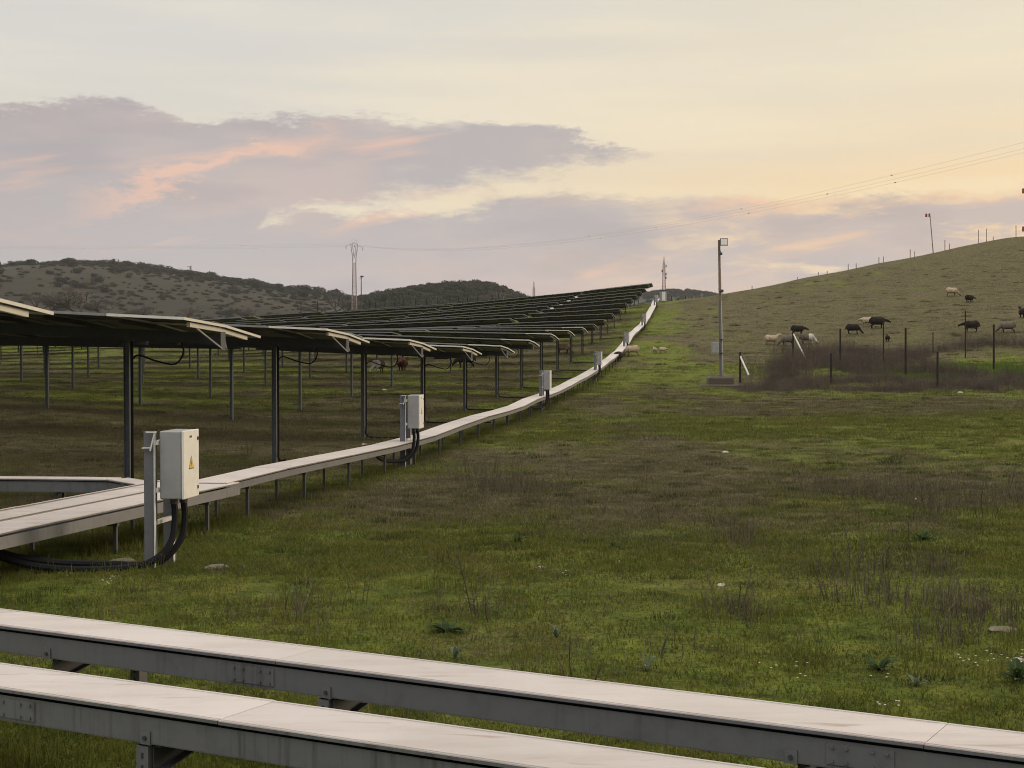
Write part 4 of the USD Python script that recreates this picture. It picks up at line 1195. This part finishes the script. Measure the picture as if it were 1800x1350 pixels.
def sheep_mesh(pose, seed):
    r = np.random.default_rng(seed)
    B = []
    j = lambda a=0.008: r.normal(0, a)
    ch, mid, rm = (0.20, 0, 0.42), (0.0, 0, 0.405), (-0.22, 0, 0.435)
    B += [hullb(ch, 0.135, mid, 0.150), hullb(mid, 0.150, rm, 0.140)]
    if pose == 'graze': nk, hd, mz = (0.36, j(), 0.34), (0.47, j(0.02), 0.17), (0.545, j(0.02), 0.065)
    elif pose == 'stand': nk, hd, mz = (0.36, 0, 0.55), (0.42, j(0.02), 0.645), (0.53, j(0.03), 0.605)
    else: nk, hd, mz = (0.37, 0, 0.46), (0.48, j(0.03), 0.44), (0.585, j(0.03), 0.375)
    B += [hullb((0.24, 0, 0.45), 0.105, nk, 0.07), hullb(nk, 0.07, hd, 0.058), hullb(hd, 0.058, mz, 0.034)]
    d = np.array(mz) - np.array(hd); d /= np.linalg.norm(d)
    u = np.cross(np.cross(d, [0, 0, 1.0]), d); u /= np.linalg.norm(u)
    for s in (-1, 1):
        e = np.array(hd) + u * 0.035 - d * 0.03
        B.append(hullb(e + [0, s * 0.03, 0], 0.022, e + [-0.02, s * 0.105, -0.012], 0.013))
    for x, s, st in ((0.21, 1, j(0.05)), (0.19, -1, j(0.05)), (-0.22, 1, j(0.05)), (-0.24, -1, j(0.05))):
        y = s * 0.075
        if x > 0:
            B += [hullb((x, y, 0.36), 0.055, (x + st * 0.4, y, 0.19), 0.026), hullb((x + st * 0.4, y, 0.19), 0.024, (x + st, y, 0.02), 0.020)]
        else:
            B += [hullb((x, y, 0.39), 0.075, (x + 0.05, y, 0.29), 0.045), hullb((x + 0.05, y, 0.29), 0.040, (x - 0.03 + st * 0.5, y, 0.19), 0.024), hullb((x - 0.03 + st * 0.5, y, 0.19), 0.024, (x + st, y, 0.02), 0.020)]
    B.append(hullb((-0.35, 0, 0.47), 0.030, (-0.385, 0, 0.33), 0.018))
    M = m3.Manifold.batch_boolean(B, m3.OpType.Add).refine_to_length(0.035)
    mm = M.to_mesh()
    t = trimesh.Trimesh(mm.vert_properties[:, :3], mm.tri_verts)
    trimesh.smoothing.filter_taubin(t, iterations=8)
    v = t.vertices.copy()
    v[:, 2] -= v[:, 2].min()
    body = np.clip((v[:, 2] - 0.22) / 0.12, 0, 1) * np.clip(1 - (np.abs(v[:, 0] + 0.02) - 0.25) / 0.15, 0, 1)
    v[:, 1] *= 1 + 0.42 * body; v[:, 2] += 0.30 * body * (v[:, 2] - 0.42) + 0.0
    v[:, 2] = np.where(v[:, 2] < 0.26, v[:, 2] * 0.72, v[:, 2] - 0.0728)
    w = (v[:, 2] > 0.19)[:, None]
    v += w * (meshkit.fbm(v * 14, 3, seed) - 0.5)[:, None] * 0.03 * np.sign(v - [0, 0, 0.42]) * [0.3, 1, 1]
    return v, t.faces


SM = {(p, i): sheep_mesh(p, 10 * i + 3) for i in range(2) for p in ('graze', 'stand', 'low')}


def sheep(px, py, pose, mat, face, label, s=1.25, Y=None, v=0):
    """face: heading in degrees, 0 = to the right of the picture, 90 = away."""
    q = PG(px, py) if Y is None else P(px, py, Y)
    if Y is not None: q[2] = float(ground(q[0], q[1]))
    p = usdkit.mesh(stage, path_for('sheep'), SM[(pose, v)], mat, True)
    p.AddTranslateOp().Set(Gf.Vec3d(*map(float, q))); p.AddRotateZOp().Set(float(face)); p.AddScaleOp().Set(Gf.Vec3f(s, s, s))
    tag(p.GetPrim(), label, 'lamb' if 'lamb' in label else 'sheep', 'sheep grazing over the slope and under the panels')


sheep(1356, 607, 'stand', CREAM, 8, 'cream sheep standing at the left end of the flock by the weeds', 1.18)
sheep(1673, 522, 'graze', CREAM, 3, 'white sheep grazing high on the hill', 1.25)
sheep(1704, 532, 'low', DARKW, 35, 'dark sheep right of the white one high on the hill', 1.05, v=1)
sheep(1542, 579, 'low', DARKW, 4, 'large black sheep standing over a cream one on the slope', 1.42)
sheep(1524, 575, 'low', CREAM, 180, 'cream sheep half hidden behind the large black one', 1.1, v=1)
sheep(1499, 588, 'graze', DARKW, -15, 'dark brown sheep grazing left of the large black one', 1.2, v=1)
sheep(1708, 585, 'low', DARKW, 184, 'black sheep behind the tall thin post on the slope', 1.35, v=1)
sheep(1384, 608, 'graze', GREYW, 205, 'grey sheep grazing behind the leftmost braced post', 1.25)
sheep(1402, 590, 'low', DARKW, 10, 'dark sheep peeping over the grey sheep backs', 1.2)
sheep(1419, 606, 'graze', PIED, -8, 'grey sheep with a white patch on its shoulder, head down', 1.25, v=1)
sheep(1560, 601, 'stand', DARKW, 80, 'dark lamb standing below the large black sheep', 0.70)
sheep(1771, 586, 'graze', GREYW, 175, 'grey sheep near the right edge behind the tall post', 1.3)
sheep(1799, 560, 'stand', DARKW, 95, 'dark sheep cut by the right edge of the picture', 1.2)
sheep(1112, 626, 'graze', CREAM, 195, 'pale cream sheep beside the fifth cabinet', 1.15)
sheep(1086, 636, 'low', DARKW, 250, 'dark brown sheep at the foot of the long tray', 1.05, v=1)
sheep(1151, 622, 'stand', CREAM, 100, 'white lamb on the left of the pair beyond the sheep by the fifth cabinet', 0.62)
sheep(1165, 622, 'low', CREAM, 5, 'white lamb on the right of the pair beyond the sheep by the fifth cabinet', 0.66, v=1)
sheep(990, 622, 'graze', BROWNW, -25, 'tan sheep under the panels between their posts', 1.2, v=1)
sheep(664, 655, 'graze', PIED, 240, 'brown and white sheep grazing under the panels, leftmost there', 1.25)
sheep(707, 652, 'low', REDW2, 262, 'reddish brown sheep seen from the front under the panels', 1.25, v=1)
sheep(818, 647, 'graze', DARKW, 195, 'black sheep under the panels behind a thin post', 1.45)

# ------------------------------------------------------------------ grass, weeds, plants, stones
def blades(r, n, rad, h0, h1, w, lean=0.5, two=True):
    V, F = [], []
    for _ in range(n):
        a, q = r.uniform(0, 6.28), rad * math.sqrt(r.random())
        x, y = q * math.cos(a), q * math.sin(a)
        h, ww = r.uniform(h0, h1), w * r.uniform(0.6, 1.3)
        b, l = r.uniform(0, 6.28), lean * h * r.random()
        dx, dy = math.cos(b) * l, math.sin(b) * l
        c = r.uniform(0, 6.28); sx, sy = math.cos(c) * ww / 2, math.sin(c) * ww / 2
        k = len(V)
        V += [(x - sx, y - sy, -0.02), (x + sx, y + sy, -0.02), (x + dx * .4 + sx * .7, y + dy * .4 + sy * .7, h * .6), (x + dx * .4 - sx * .7, y + dy * .4 - sy * .7, h * .6), (x + dx, y + dy, h)]
        F += [[k, k + 1, k + 2], [k, k + 2, k + 3], [k + 3, k + 2, k + 4]]
    return np.array(V), np.array(F)


def blade_look(path, a, b, c):
    g = G()
    pos = g.add('geometry', 'position')
    n1 = g.noise(pos, 1.6, 4.0, 0.6)
    col = g.mix(g.sstep(n1, 0.36, 0.66), a, b)
    col = g.mix(g.sstep(g.add('object_info', 'random'), 0.55, 1.0, 0.0, 0.8), col, c)
    k = g.lin(g.add('geometry', 'random_per_island'), 0, 1, 0.65, 1.35)
    col = g.mix(1.0, col, g.add('combine_color', 'color', r=k, g=k, b=k), 'multiply')
    nrm = g.add('vector_math', 'vector', math_type='normalize', vector1=g.add('mix_vector', 'result', fac=0.72, a=g.add('geometry', 'normal'), b=(0, 0, 1)))
    bs = g.add('principled_bsdf', 'BSDF', base_color=col, roughness=0.8, specular_ior_level=0.15, normal=nrm)
    tr = g.add('translucent_bsdf', 'BSDF', color=col)
    return g.done(path, surface=g.add('mix_closure', 'closure', fac=0.2, closure1=bs, closure2=tr))


GRASS = blade_look('grass_blades', (0.110, 0.145, 0.016), (0.185, 0.200, 0.026), (0.240, 0.205, 0.044))
DRYG = blade_look('dry_blades', (0.158, 0.136, 0.064), (0.214, 0.184, 0.088), (0.122, 0.100, 0.052))
STALK = blade_look('dry_stalks', (0.215, 0.175, 0.105), (0.29, 0.24, 0.15), (0.10, 0.08, 0.055))
WEED = blade_look('brown_weeds', (0.165, 0.120, 0.095), (0.235, 0.175, 0.135), (0.30, 0.24, 0.17))
r4 = np.random.default_rng(77)
gp = [blades(r4, 70, 0.26, 0.008, 0.030, 0.0075, 1.6) + (GRASS,) for _ in range(3)] + [blades(r4, 44, 0.16, 0.02, 0.060, 0.006, 1.2) + (GRASS,)]
dp_ = [blades(r4, 60, 0.26, 0.008, 0.036, 0.0065, 1.6) + (DRYG,) for _ in range(3)]


def scatter(n, y0, y1, power=1.0, wide=0.385):
    """Random ground points in the field of view, denser near the camera."""
    a = r4.random(n)
    y = y0 * (y1 / y0) ** (a ** power)
    x = r4.uniform(-wide, wide, n) * y
    return x, y


pos, which, sc = [], [], []
dpos, dwhich, dsc = [], [], []
for n, y0, y1, s in ((2600, 5.2, 13, 1.0), (7000, 13, 34, 1.25), (9000, 34, 80, 1.9), (5000, 76, 150, 2.6)):
    x, y = scatter(n, y0, y1)
    if y0 > 70:
        ok = (y < 143)
        x, y = x[ok], y[ok]
    z = ground(x, y)
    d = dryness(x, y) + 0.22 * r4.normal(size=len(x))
    for i in range(len(x)):
        k = s * r4.uniform(0.75, 1.3); zz = k * r4.uniform(0.7, 1.3) * (0.85 if s < 2 else 0.6)
        if d[i] < 0.50: pos.append((x[i], y[i], z[i])); which.append(r4.choice(4, p=[.3, .3, .25, .15])); sc.append((k, k, zz))
        else: dpos.append((x[i], y[i], z[i])); dwhich.append(r4.integers(3)); dsc.append((k, k, zz))
tufts = []
for k in range(330):
    i = r4.integers(0, 14); a, b = mp[i], mp[i + 1]; q = a + (b - a) * r4.random() + NDIR * r4.normal() * 0.28
    tufts.append((q[0], q[1]))
for k in range(260):
    q = cw[0] + (cw[-1] - cw[0]) * r4.uniform(0.35, 1.0) + nn * r4.normal() * 0.5
    tufts.append((q[0], q[1]))
for c_, d_ in ((c1, d1), (c2, d2)):
    for k in range(150):
        q = c_ + d_ * r4.uniform(-3.4, 3.2) + n1 * r4.normal() * 0.3
        tufts.append((q[0], q[1]))
x, y = scatter(420, 6, 45)
for xx, yy in zip(x, y):
    if dryness(xx, yy) < 0.45: tufts.append((xx, yy))
for x, y in tufts:
    k = r4.uniform(0.7, 1.25)
    pos.append((x, y, float(ground(x, y)))); which.append(3); sc.append((k, k, k * r4.uniform(1.2, 2.4)))
instancer('grass', 'short green pasture grass over the field and the slope', 'grass', gp, pos, which, r4.uniform(0, 6.28, len(pos)), sc)
instancer('dry_grass', 'dead brown grass in patches over the field and the slope', 'grass', dp_, dpos, dwhich, r4.uniform(0, 6.28, len(dpos)), dsc)


LUSH = blade_look('lush_blades', (0.135, 0.230, 0.022), (0.185, 0.285, 0.030), (0.160, 0.250, 0.030))
lp_ = [blades(r4, 90, 0.26, 0.03, 0.09, 0.008, 1.0) + (LUSH,) for _ in range(2)]
lpos = []
while len(lpos) < 900:
    X_, Y_ = 24.8 + r4.uniform(-7.5, 9.5), 74.5 + r4.uniform(-5.0, 4.5)
    if ((X_ - 24.8) / (7.0 + 2 * (X_ > 24.8))) ** 2 + ((Y_ - 74.5) / 4.2) ** 2 < 1.0 + 0.25 * r4.normal(): lpos.append((X_, Y_, float(ground(X_, Y_))))
k_ = r4.uniform(1.3, 2.2, len(lpos))
instancer('lush_grass', 'bright fresh green grass in the fenced corner', 'grass', lp_, lpos, r4.integers(0, 2, len(lpos)), r4.uniform(0, 6.28, len(lpos)), np.stack([k_, k_, k_], 1))


def tussock(r, n, rad, hh):
    V, F = [], []
    for _ in range(n):
        a, q = r.uniform(0, 6.28), math.sqrt(r.random())
        h = hh * (1.05 - q * q) * r.uniform(0.6, 1.15) + 0.01
        x, y = rad * q * math.cos(a), rad * q * math.sin(a)
        lx, ly = math.cos(a) * q * hh * 0.9 + r.normal() * 0.015, math.sin(a) * q * hh * 0.9 + r.normal() * 0.015
        c = r.uniform(0, 6.28); w = 0.0055; sx, sy = math.cos(c) * w, math.sin(c) * w
        k = len(V)
        V += [(x - sx, y - sy, -0.03), (x + sx, y + sy, -0.03), (x + lx, y + ly, h)]
        F += [[k, k + 1, k + 2]]
    return np.array(V), np.array(F)


TUSS = blade_look('tussock_blades', (0.042, 0.058, 0.010), (0.080, 0.096, 0.018), (0.110, 0.088, 0.045))
tp = [tussock(r4, 150, 0.17, 0.085) + (TUSS,), tussock(r4, 110, 0.13, 0.06) + (TUSS,), tussock(r4, 190, 0.24, 0.07) + (TUSS,)]
tpos, tsc = [], []
for n, y0, y1, k0 in ((700, 6, 14, 0.6), (2300, 14, 40, 0.85), (1700, 40, 80, 1.1), (1200, 80, 140, 1.4)):
    x, y = scatter(n, y0, y1)
    m_ = fbm2(x, y, 3.0, 3, 41) + 0.10 * r4.normal(size=n) > -0.02
    for xx, yy in zip(x[m_], y[m_]):
        k = k0 * r4.uniform(0.5, 1.25)
        tpos.append((xx, yy, float(ground(xx, yy)) - 0.01)); tsc.append((k * r4.uniform(0.8, 1.6), k, k * r4.uniform(0.6, 1.1)))
instancer('tussocks', 'dark low tussocks dotting the grazed grass', 'grass', tp, tpos, r4.integers(0, 3, len(tpos)), r4.uniform(-0.5, 0.5, len(tpos)), tsc)


def stalks(r, n, rad, h0, h1, w):
    m = MB()
    for _ in range(n):
        a, q = r.uniform(0, 6.28), rad * math.sqrt(r.random())
        p = np.array([q * math.cos(a), q * math.sin(a), -0.03]); h = r.uniform(h0, h1)
        l = r.normal(size=2) * 0.16 * h
        tip = p + [l[0], l[1], h]
        mid = p * 0.5 + tip * 0.5 + np.append(r.normal(size=2) * 0.03 * h, 0)
        m.tube([p, mid, tip], [w, w * 0.8, w * 0.4], 3, False)
        for _ in range(r.integers(1, 4)):
            u = r.uniform(0.4, 0.95); s0 = p + (tip - p) * u
            m.tube([s0, s0 + np.append(r.normal(size=2) * 0.14 * h, r.uniform(0.03, 0.2) * h)], [w * 0.6, w * 0.3], 3, False)
    return np.vstack(m.v), np.vstack(m.f)


sp_ = [stalks(r4, 5, 0.22, 0.08, 0.30, 0.0030) + (STALK,) for _ in range(3)] + [stalks(r4, 3, 0.10, 0.14, 0.40, 0.005) + (STALK,)] + [stalks(r4, 9, 0.30, 0.05, 0.22, 0.0028) + (STALK,)]
pos, which, sc = [], [], []
for n, y0, y1 in ((560, 6.5, 14), (1000, 14, 42), (300, 42, 75)):
    x, y = scatter(n, y0, y1)
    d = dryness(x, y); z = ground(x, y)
    for i in range(len(x)):
        if r4.random() < 0.06 + 0.75 * max(0, d[i] - 0.35) / 0.65:
            k = r4.uniform(0.6, 1.15)
            pos.append((x[i], y[i], z[i])); which.append(r4.choice(5, p=[.2, .2, .15, .25, .20])); sc.append((k, k, k * r4.uniform(0.7, 1.2)))
# clusters the photograph shows
for px, py, n, rx, ry in ((530, 1085, 16, 60, 22), (840, 1085, 12, 70, 14), (1300, 1085, 14, 22, 14), (1530, 1060, 22, 60, 26), (860, 845, 60, 60, 26), (930, 865, 60, 60, 16), (780, 830, 30, 40, 20), (1290, 945, 26, 28, 18), (1660, 890, 70, 60, 24), (1560, 870, 50, 60, 20), (1460, 860, 30, 30, 16), (1480, 1010, 20, 50, 16), (1640, 1000, 24, 40, 20), (1780, 880, 30, 26, 16), (1660, 1070, 18, 30, 16), (1720, 1090, 22, 40, 12), (1650, 1130, 12, 20, 8)):
    for _ in range(n):
        q = PG(px + r4.normal() * rx * 0.6, py + r4.normal() * ry * 0.6)
        k = r4.uniform(0.7, 1.2)
        pos.append(tuple(q)); which.append(r4.choice(5, p=[.25, .2, .2, .1, .25])); sc.append((k, k, k * r4.uniform(0.8, 1.3)))
instancer('dry_stalks', 'dry grey-brown weed stalks standing in the grass', 'weeds', sp_, pos, which, r4.uniform(0, 6.28, len(pos)), sc)

# the thick brown weeds inside the fences
wp = [stalks(r4, 48, 0.45, 0.20, 0.80, 0.0042) + (WEED,) for _ in range(3)]
pos, which, sc = [], [], []
tries = 0
while len(pos) < 950 and tries < 9000:
    tries += 1
    px, py = r4.uniform(1296, 1850), r4.uniform(604, 690)
    edge_l = np.interp(py, [600, 640, 665, 690], [1372, 1366, 1335, 1300])
    if px < edge_l + r4.normal() * 14: continue
    if ((px - 1765) / 135) ** 2 + ((py - 637) / 25) ** 2 < 1 or (px > 1620 and 618 < py < 655 and py > 660 - (px - 1600) * 0.20): continue
    if py < np.interp(px, [1380, 1500, 1600, 1700, 1800], [618, 612, 625, 604, 598]): continue
    q = PG(px, py)
    if q[1] > 100: continue
    k = r4.uniform(0.6, 1.25)
    if fbm2(np.array([q[0]]), np.array([q[1]]), 2.2, 3, 63)[0] < -0.12: continue
    pos.append(tuple(q)); which.append(r4.integers(3)); sc.append((k, k, k * r4.uniform(0.3, 1.15) * (0.62 if py > 664 else 1.0)))
instancer('brown_weeds', 'thick purple-brown dead weeds filling the fenced corner', 'weeds', wp, pos, which, r4.uniform(0, 6.28, len(pos)), sc)

# broad-leaved plants one can pick out
LEAF = leaf_look('plant_leaves', (0.030, 0.055, 0.016), (0.055, 0.085, 0.025))
PALE = leaf_look('pale_leaves', (0.10, 0.13, 0.075), (0.17, 0.20, 0.135))


def rosette(label, px, py, r_, h, n, mat, seed, name='leafy_plant'):
    r = np.random.default_rng(seed)
    q = PG(px, py)
    t = thing(name, label, 'plant', q, 0, 'low leafy plants in the grass')
    for i in range(n):
        a = i * 2.4 + r.normal() * 0.6
        L = 0.58 * r_ * r.uniform(0.45, 1.25); el = r.uniform(0.15, 0.75); w = L * r.uniform(0.10, 0.19)
        d = np.array([math.cos(a), math.sin(a), 0]); sd = np.array([-d[1], d[0], 0])
        V, F = [], []
        for k in range(6):
            u = k / 5
            c = d * L * u + UPV * (h * (el * math.sin(min(u * 2.0, 1.9)) ) + 0.0)
            ww = w * math.sin(math.pi * (0.12 + 0.88 * u) ** 0.8) * (1 if k < 5 else 0.1)
            V += [c - sd * ww + UPV * ww * 0.35, c, c + sd * ww + UPV * ww * 0.35]
        for k in range(5):
            b = 3 * k
            F += [[b, b + 1, b + 4], [b, b + 4, b + 3], [b + 1, b + 2, b + 5], [b + 1, b + 5, b + 4]]
        MB().raw(V, F).build('leaf', mat, t)
    return t


for i, (px, py, r_, h, n, mat, lab) in enumerate([
        (909, 955, 0.20, 0.10, 16, LEAF, 'dark green leafy clump in the middle of the field'),
        (1620, 952, 0.30, 0.13, 22, LEAF, 'broad bright green clump right of centre in the field'),
        (1078, 964, 0.16, 0.08, 12, LEAF, 'small dark clump right of the middle of the field'),
        (1790, 1200, 0.24, 0.15, 20, LEAF, 'thick dark green clump at the right edge above the upper tray'),
        (1545, 1180, 0.22, 0.10, 18, LEAF, 'dark green clump with a tall stem above the upper tray'),
        (800, 1158, 0.14, 0.13, 9, PALE, 'pale grey-green thistle close behind the upper tray, left of centre'),
        (978, 1122, 0.13, 0.12, 8, PALE, 'pale thistle with upright leaf above the middle of the upper tray'),
        (1138, 1180, 0.14, 0.12, 9, PALE, 'pale thistle close behind the upper tray, right of centre'),
        (1610, 1208, 0.12, 0.08, 8, PALE, 'flat pale thistle left of the right-hand dark clump'),
        (785, 1112, 0.26, 0.07, 18, LEAF, 'low dark green mat of leaves above the upper tray, left of centre'),]):
    rosette(lab, px, py, r_, h, n, mat, 200 + i)


def stone(label, px, py, w, h, seed, mat=STONE, name='stone', cat='stone'):
    r = np.random.default_rng(seed)
    q = PG(px, py)
    s = trimesh.creation.icosphere(2, 1.0)
    v = s.vertices * [w / 2, w / 2.6, h] * (1 + 0.5 * (meshkit.fbm(s.vertices * 1.7 + seed, 3, seed) - 0.5))[:, None]
    p = usdkit.mesh(stage, path_for(name), (v, s.faces), mat, 40)
    p.AddTranslateOp().Set(Gf.Vec3d(float(q[0]), float(q[1]), float(q[2]) + h * 0.1)); p.AddRotateZOp().Set(float(r.uniform(0, 360)))
    tag(p.GetPrim(), label, cat, 'stones scattered in the grass')


for i, (px, py, w, h, lab) in enumerate([
        (1688, 692, 0.55, 0.12, 'largest pale flat stone in front of the weeds'),
        (1275, 797, 0.22, 0.06, 'white stone on the brown patch in mid-field'),
        (1609, 881, 0.10, 0.05, 'small white stone among the brown weeds at right'),
        (1268, 1032, 0.14, 0.03, 'pale splinter of stone below the centre of the field'),
        (951, 1001, 0.13, 0.03, 'pale flat stone in the grass left of the centre'),
        (1089, 991, 0.05, 0.03, 'tiny white pebble in the grass near the centre'),
        (1762, 1112, 0.35, 0.05, 'grey flat stone in the grass near the right edge'),
        (380, 1000, 0.40, 0.05, 'brown flat stone right of the nearest cabinet'),
                (640, 783, 0.25, 0.06, 'pale stone under the long tray by the second cabinet'),
        (676, 686, 0.45, 0.08, 'pale stone lying under the panels'),
        (1790, 1166, 0.16, 0.05, 'pale stone at the right edge among white flowers'),
        (215, 990, 0.45, 0.06, 'grey stone in the shade under the double tray')]):
    stone(lab, px, py, w * 0.6, h * 0.6, 300 + i, DULL if ('grey' in lab or 'brown flat' in lab) else STONE)

# small white flowers near the right edge
FL = surface('white_petals', (0.72, 0.70, 0.62), 0.8)
fl = []
for k in range(2):
    m = MB(); r = np.random.default_rng(400 + k)
    for _ in range(3):
        p = np.array([r.normal() * 0.05, r.normal() * 0.05, r.uniform(0.03, 0.06)])
        for a in range(6):
            d = np.array([math.cos(a), math.sin(a), 0.25]); e = np.array([-math.sin(a), math.cos(a), 0])
            m.raw([p, p + d * 0.006 - e * 0.0025, p + d * 0.008, p + d * 0.006 + e * 0.0025], [[0, 1, 2], [0, 2, 3]])
    fl.append((np.vstack(m.v), np.vstack(m.f), FL))
pos = [tuple(PG(1770 + r4.normal() * 40, 1170 + r4.normal() * 10)) for _ in range(7)] + [tuple(PG(1400 + r4.normal() * 60, 1190 + r4.normal() * 14)) for _ in range(3)] + [tuple(PG(x, y)) for x, y in ((205, 1033), (192, 1030), (180, 1028), (1565, 1250), (1560, 1252), (1545, 1200), (1005, 1020), (118, 1018))]
instancer('white_flowers', 'tiny white flowers scattered in the near grass', 'flowers', fl, pos, r4.integers(0, 2, len(pos)), r4.uniform(0, 6.28, len(pos)), np.ones((len(pos), 3)))

# ------------------------------------------------------------------ the evening air
g = G()
AIR = g.done('evening_air', volume=g.add('principled_volume', 'volume', color=(0.93, 0.92, 0.95), density=0.00006, anisotropy=0.2))
hz = MB().box((0, 1125, 45), (4640, 2410, 120)).build('haze', AIR)
tag(hz, None, None, None, 'stuff')
